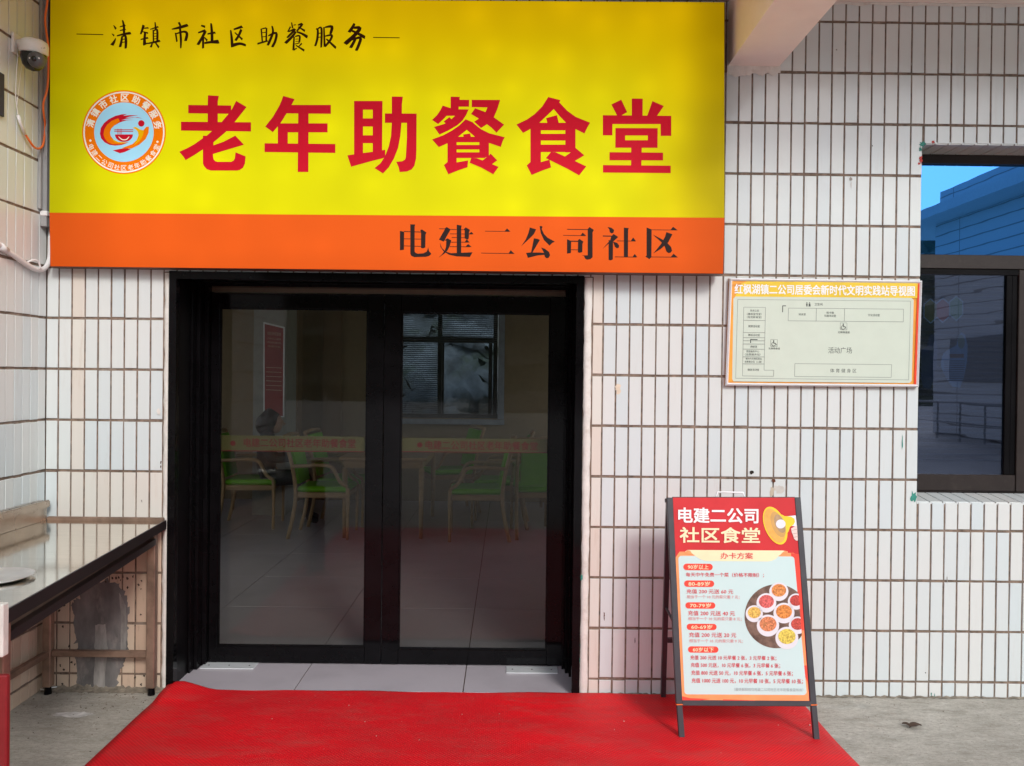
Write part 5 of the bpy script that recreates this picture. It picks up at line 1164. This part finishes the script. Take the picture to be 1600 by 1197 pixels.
for i, (x, y, lb) in enumerate(((X_(610, 4.15), 4.15+.15, 'beech dining table between the nearest chairs behind the doors'), (X_(850, 5.0)+.35, 5.0, 'beech dining table by the right wall of the room'), (-3.35, 4.6, 'beech dining table in the left part of the room'))):
    c_ = t0 if i == 0 else copy_tree(t0)
    c_.location = (x, y, 0); c_['label'] = lb; c_['group'] = 'dining tables in the room'
# seated person with dark hair behind the left door
pw_ = thing('person', (X_(414, 4.3), 4.3, 0), 'dark haired person sitting sideways on a green armchair behind the left door glass', 'person')
pw_.rotation_euler = (0, 0, R(-78)); pw_.scale = (.94, .94, .94)
def skin(name, verts, edges, radii, m, root, sub=1, par=pw_):
    me = bpy.data.meshes.new(name); me.from_pydata(verts, edges, []); me.materials.append(m)
    o = bpy.data.objects.new(name, me); C.objects.link(o); o.parent = par
    md = o.modifiers.new('skin', 'SKIN'); sv = me.skin_vertices[0].data
    for i, r in enumerate(radii): sv[i].radius = (r, r) if not isinstance(r, tuple) else r; sv[i].use_root = (i == root)
    s_ = o.modifiers.new('sub', 'SUBSURF'); s_.levels = s_.render_levels = 2; md.use_smooth_shade = True
    return o
SK = M('skin', (.42, .26, .19), .5); HAIR = M('dark_hair', (.012, .009, .008), .5, var=.3, s=60); CL = M('dark_jacket', (.03, .028, .032), .8)
V_ = [(0,0,.50),(0,.01,.68),(0,.02,.88),(0,.03,.98),(0,.05,1.02),(0,.06,1.10),(0,.06,1.16), (.17,.02,.93),(.24,.08,.70),(.16,.30,.72),(-.17,.02,.93),(-.24,.08,.70),(-.16,.30,.72), (.10,.04,.50),(.12,.44,.50),(.12,.46,.08),(.12,.56,.05),(-.10,.04,.50),(-.12,.44,.50),(-.12,.46,.08),(-.12,.56,.05)]
E_ = [(0,1),(1,2),(2,3),(3,4),(4,5),(5,6),(2,7),(7,8),(8,9),(2,10),(10,11),(11,12),(0,13),(13,14),(14,15),(15,16),(0,17),(17,18),(18,19),(19,20)]
r_ = [(.15,.13),(.14,.12),(.16,.12),.075,.08,.095,.06,.06,.045,.035,.06,.045,.035,.09,.065,.045,.035,.09,.065,.045,.035]
body = skin('body', V_, E_, r_, CL, 0)
bm = bmesh.new(); bmesh.ops.create_icosphere(bm, subdivisions=3, radius=.115)
for v in bm.verts: v.co = Vector((v.co.x*1.0+rn.gauss(0, .004), v.co.y*1.12+.03, v.co.z*1.12+1.10+(.0 if v.co.y > -.03 else -.02)+rn.gauss(0, .003)-(.02 if v.co.y < 0 else 0)))
ha = bpy.data.meshes.new('hair'); bm.to_mesh(ha); bm.free(); ho = addme('hair', ha, HAIR, pw_)
for i, s_ in enumerate((-1, 1)):
    tube(bm := bmesh.new(), [(s_*.16, .30, .72), (s_*.13, .36, .735), (s_*.11, .42, .74)], [.032, .036, .018], 8); 
    for k in range(4): tube(bm, [(s_*(.135-.017*k), .40, .74), (s_*(.135-.017*k), .45, .745), (s_*(.135-.017*k), .485-.006*abs(k-1), .735)], [.0085, .008, .006], 6)
    tube(bm, [(s_*.10, .36, .738), (s_*.075, .40, .74), (s_*.07, .43, .738)], [.010, .009, .007], 6)
    hme = bpy.data.meshes.new('hand'); bm.to_mesh(hme); bm.free(); addme('hand', hme, SK, pw_)
bm = bmesh.new(); bmesh.ops.create_uvsphere(bm, u_segments=16, v_segments=10, radius=.085)
for v in bm.verts: v.co = Vector((v.co.x, v.co.y*.9+.105, v.co.z*1.25+1.07))
tube(bm, [(0, .165, 1.09), (0, .205, 1.06), (0, .18, 1.05)], [.006, .012, .008], 6)
for s_ in (-1, 1): tube(bm, [(s_*.032, .17, 1.095), (s_*.032, .186, 1.095)], [.012, .008], 8)
fme = bpy.data.meshes.new('face'); bm.to_mesh(fme); bm.free(); addme('face', fme, SK, pw_)

# ------------------------------------------------------------------ the yard behind the camera (mirrored in glass)
m, t, b, o = nodes('far_tile_facade'); v = pos(t)
br_ = N(t, 'ShaderNodeTexBrick', offset=0.0); br_.inputs['Scale'].default_value = 1; br_.inputs['Mortar Size'].default_value = .018; br_.inputs['Brick Width'].default_value = 3.1; br_.inputs['Row Height'].default_value = .30
br_.inputs['Color1'].default_value = (.86, .86, .84, 1); br_.inputs['Color2'].default_value = (.82, .82, .81, 1); br_.inputs['Mortar'].default_value = (.40, .38, .36, 1)
cx_ = N(t, 'ShaderNodeSeparateXYZ'); cm = N(t, 'ShaderNodeCombineXYZ'); ad_ = N(t, 'ShaderNodeMath', operation='ADD'); t.links.new(v, cx_.inputs[0])
t.links.new(cx_.outputs[0], ad_.inputs[0]); t.links.new(cx_.outputs[1], ad_.inputs[1]); t.links.new(ad_.outputs[0], cm.inputs[0]); t.links.new(cx_.outputs[2], cm.inputs[1]); t.links.new(cm.outputs[0], br_.inputs['Vector'])
t.links.new(br_.outputs['Color'], b.inputs['Base Color']); b.inputs['Roughness'].default_value = .4; M_FAR = m
bd = thing('tiled_building', (17, -14, 0), 'white tiled building across the yard, mirrored in the blue window pane', 'building')
add('wall', B(12.4, 22, -19.9, -6, 0, 6.04), M_FAR, bd)
add('roof', B(11.6, 22.4, -22.6, -5.4, 6.05, 6.32), M('fascia_white', (.88, .88, .85), .6, var=.05), bd)
add('parapet', B(12.0, 22, -18.9, -5.8, 6.33, 6.78), M_FAR, bd)
add('notice_case', B(12.28, 12.39, -18.8, -12.5, 1.5, 2.7), M_GREYTR, bd)
fn = thing('railing', (11.4, -16, 0), 'low steel railing before the tiled building across the yard', 'railing')
for k in range(12): tube(bm := bmesh.new(), [(11.4, -21+k*1.1, 0), (11.4, -21+k*1.1, .95)], .025, 8); add('post', bm, M_GREYTR, fn)
for z in (.45, .95): tube(bm := bmesh.new(), [(11.4, -21, z), (11.4, -8.9, z)], .022, 8); add('rail', bm, M_GREYTR, fn)
M_HILL = M('added_slope', (.06, .075, .035), .9, var=.6, s=.8, bmp=1, bs=3, dirt=.8, dcol=(.13, .11, .08), ds=.5)
bm = bmesh.new(); n = 60; Gd = []
for j in range(21):
    Gd.append([bm.verts.new((-70+140*i/n, -42-j*2.0+rn.gauss(0, .5), -.2+j*1.0+rn.gauss(0, .35)+2.0*math.sin(i*.5)*(j/20))) for i in range(n+1)])
for a, b_ in zip(Gd, Gd[1:]):
    for i in range(n): bm.faces.new((a[i], b_[i], b_[i+1], a[i+1]))
setp(add('added_hill', bm, M_HILL), kind='structure')  # unseen dark slope, added to keep bright sky out of the glass reflections
for k in range(5):
    setp(add('stone_steps', B(-2+.6*k, 9, -30-.45*k-.45, -30-.45*k, .001, .17*(k+1)), M('step_stone_%d' % k, (.34, .31, .27), .8)), kind='structure')
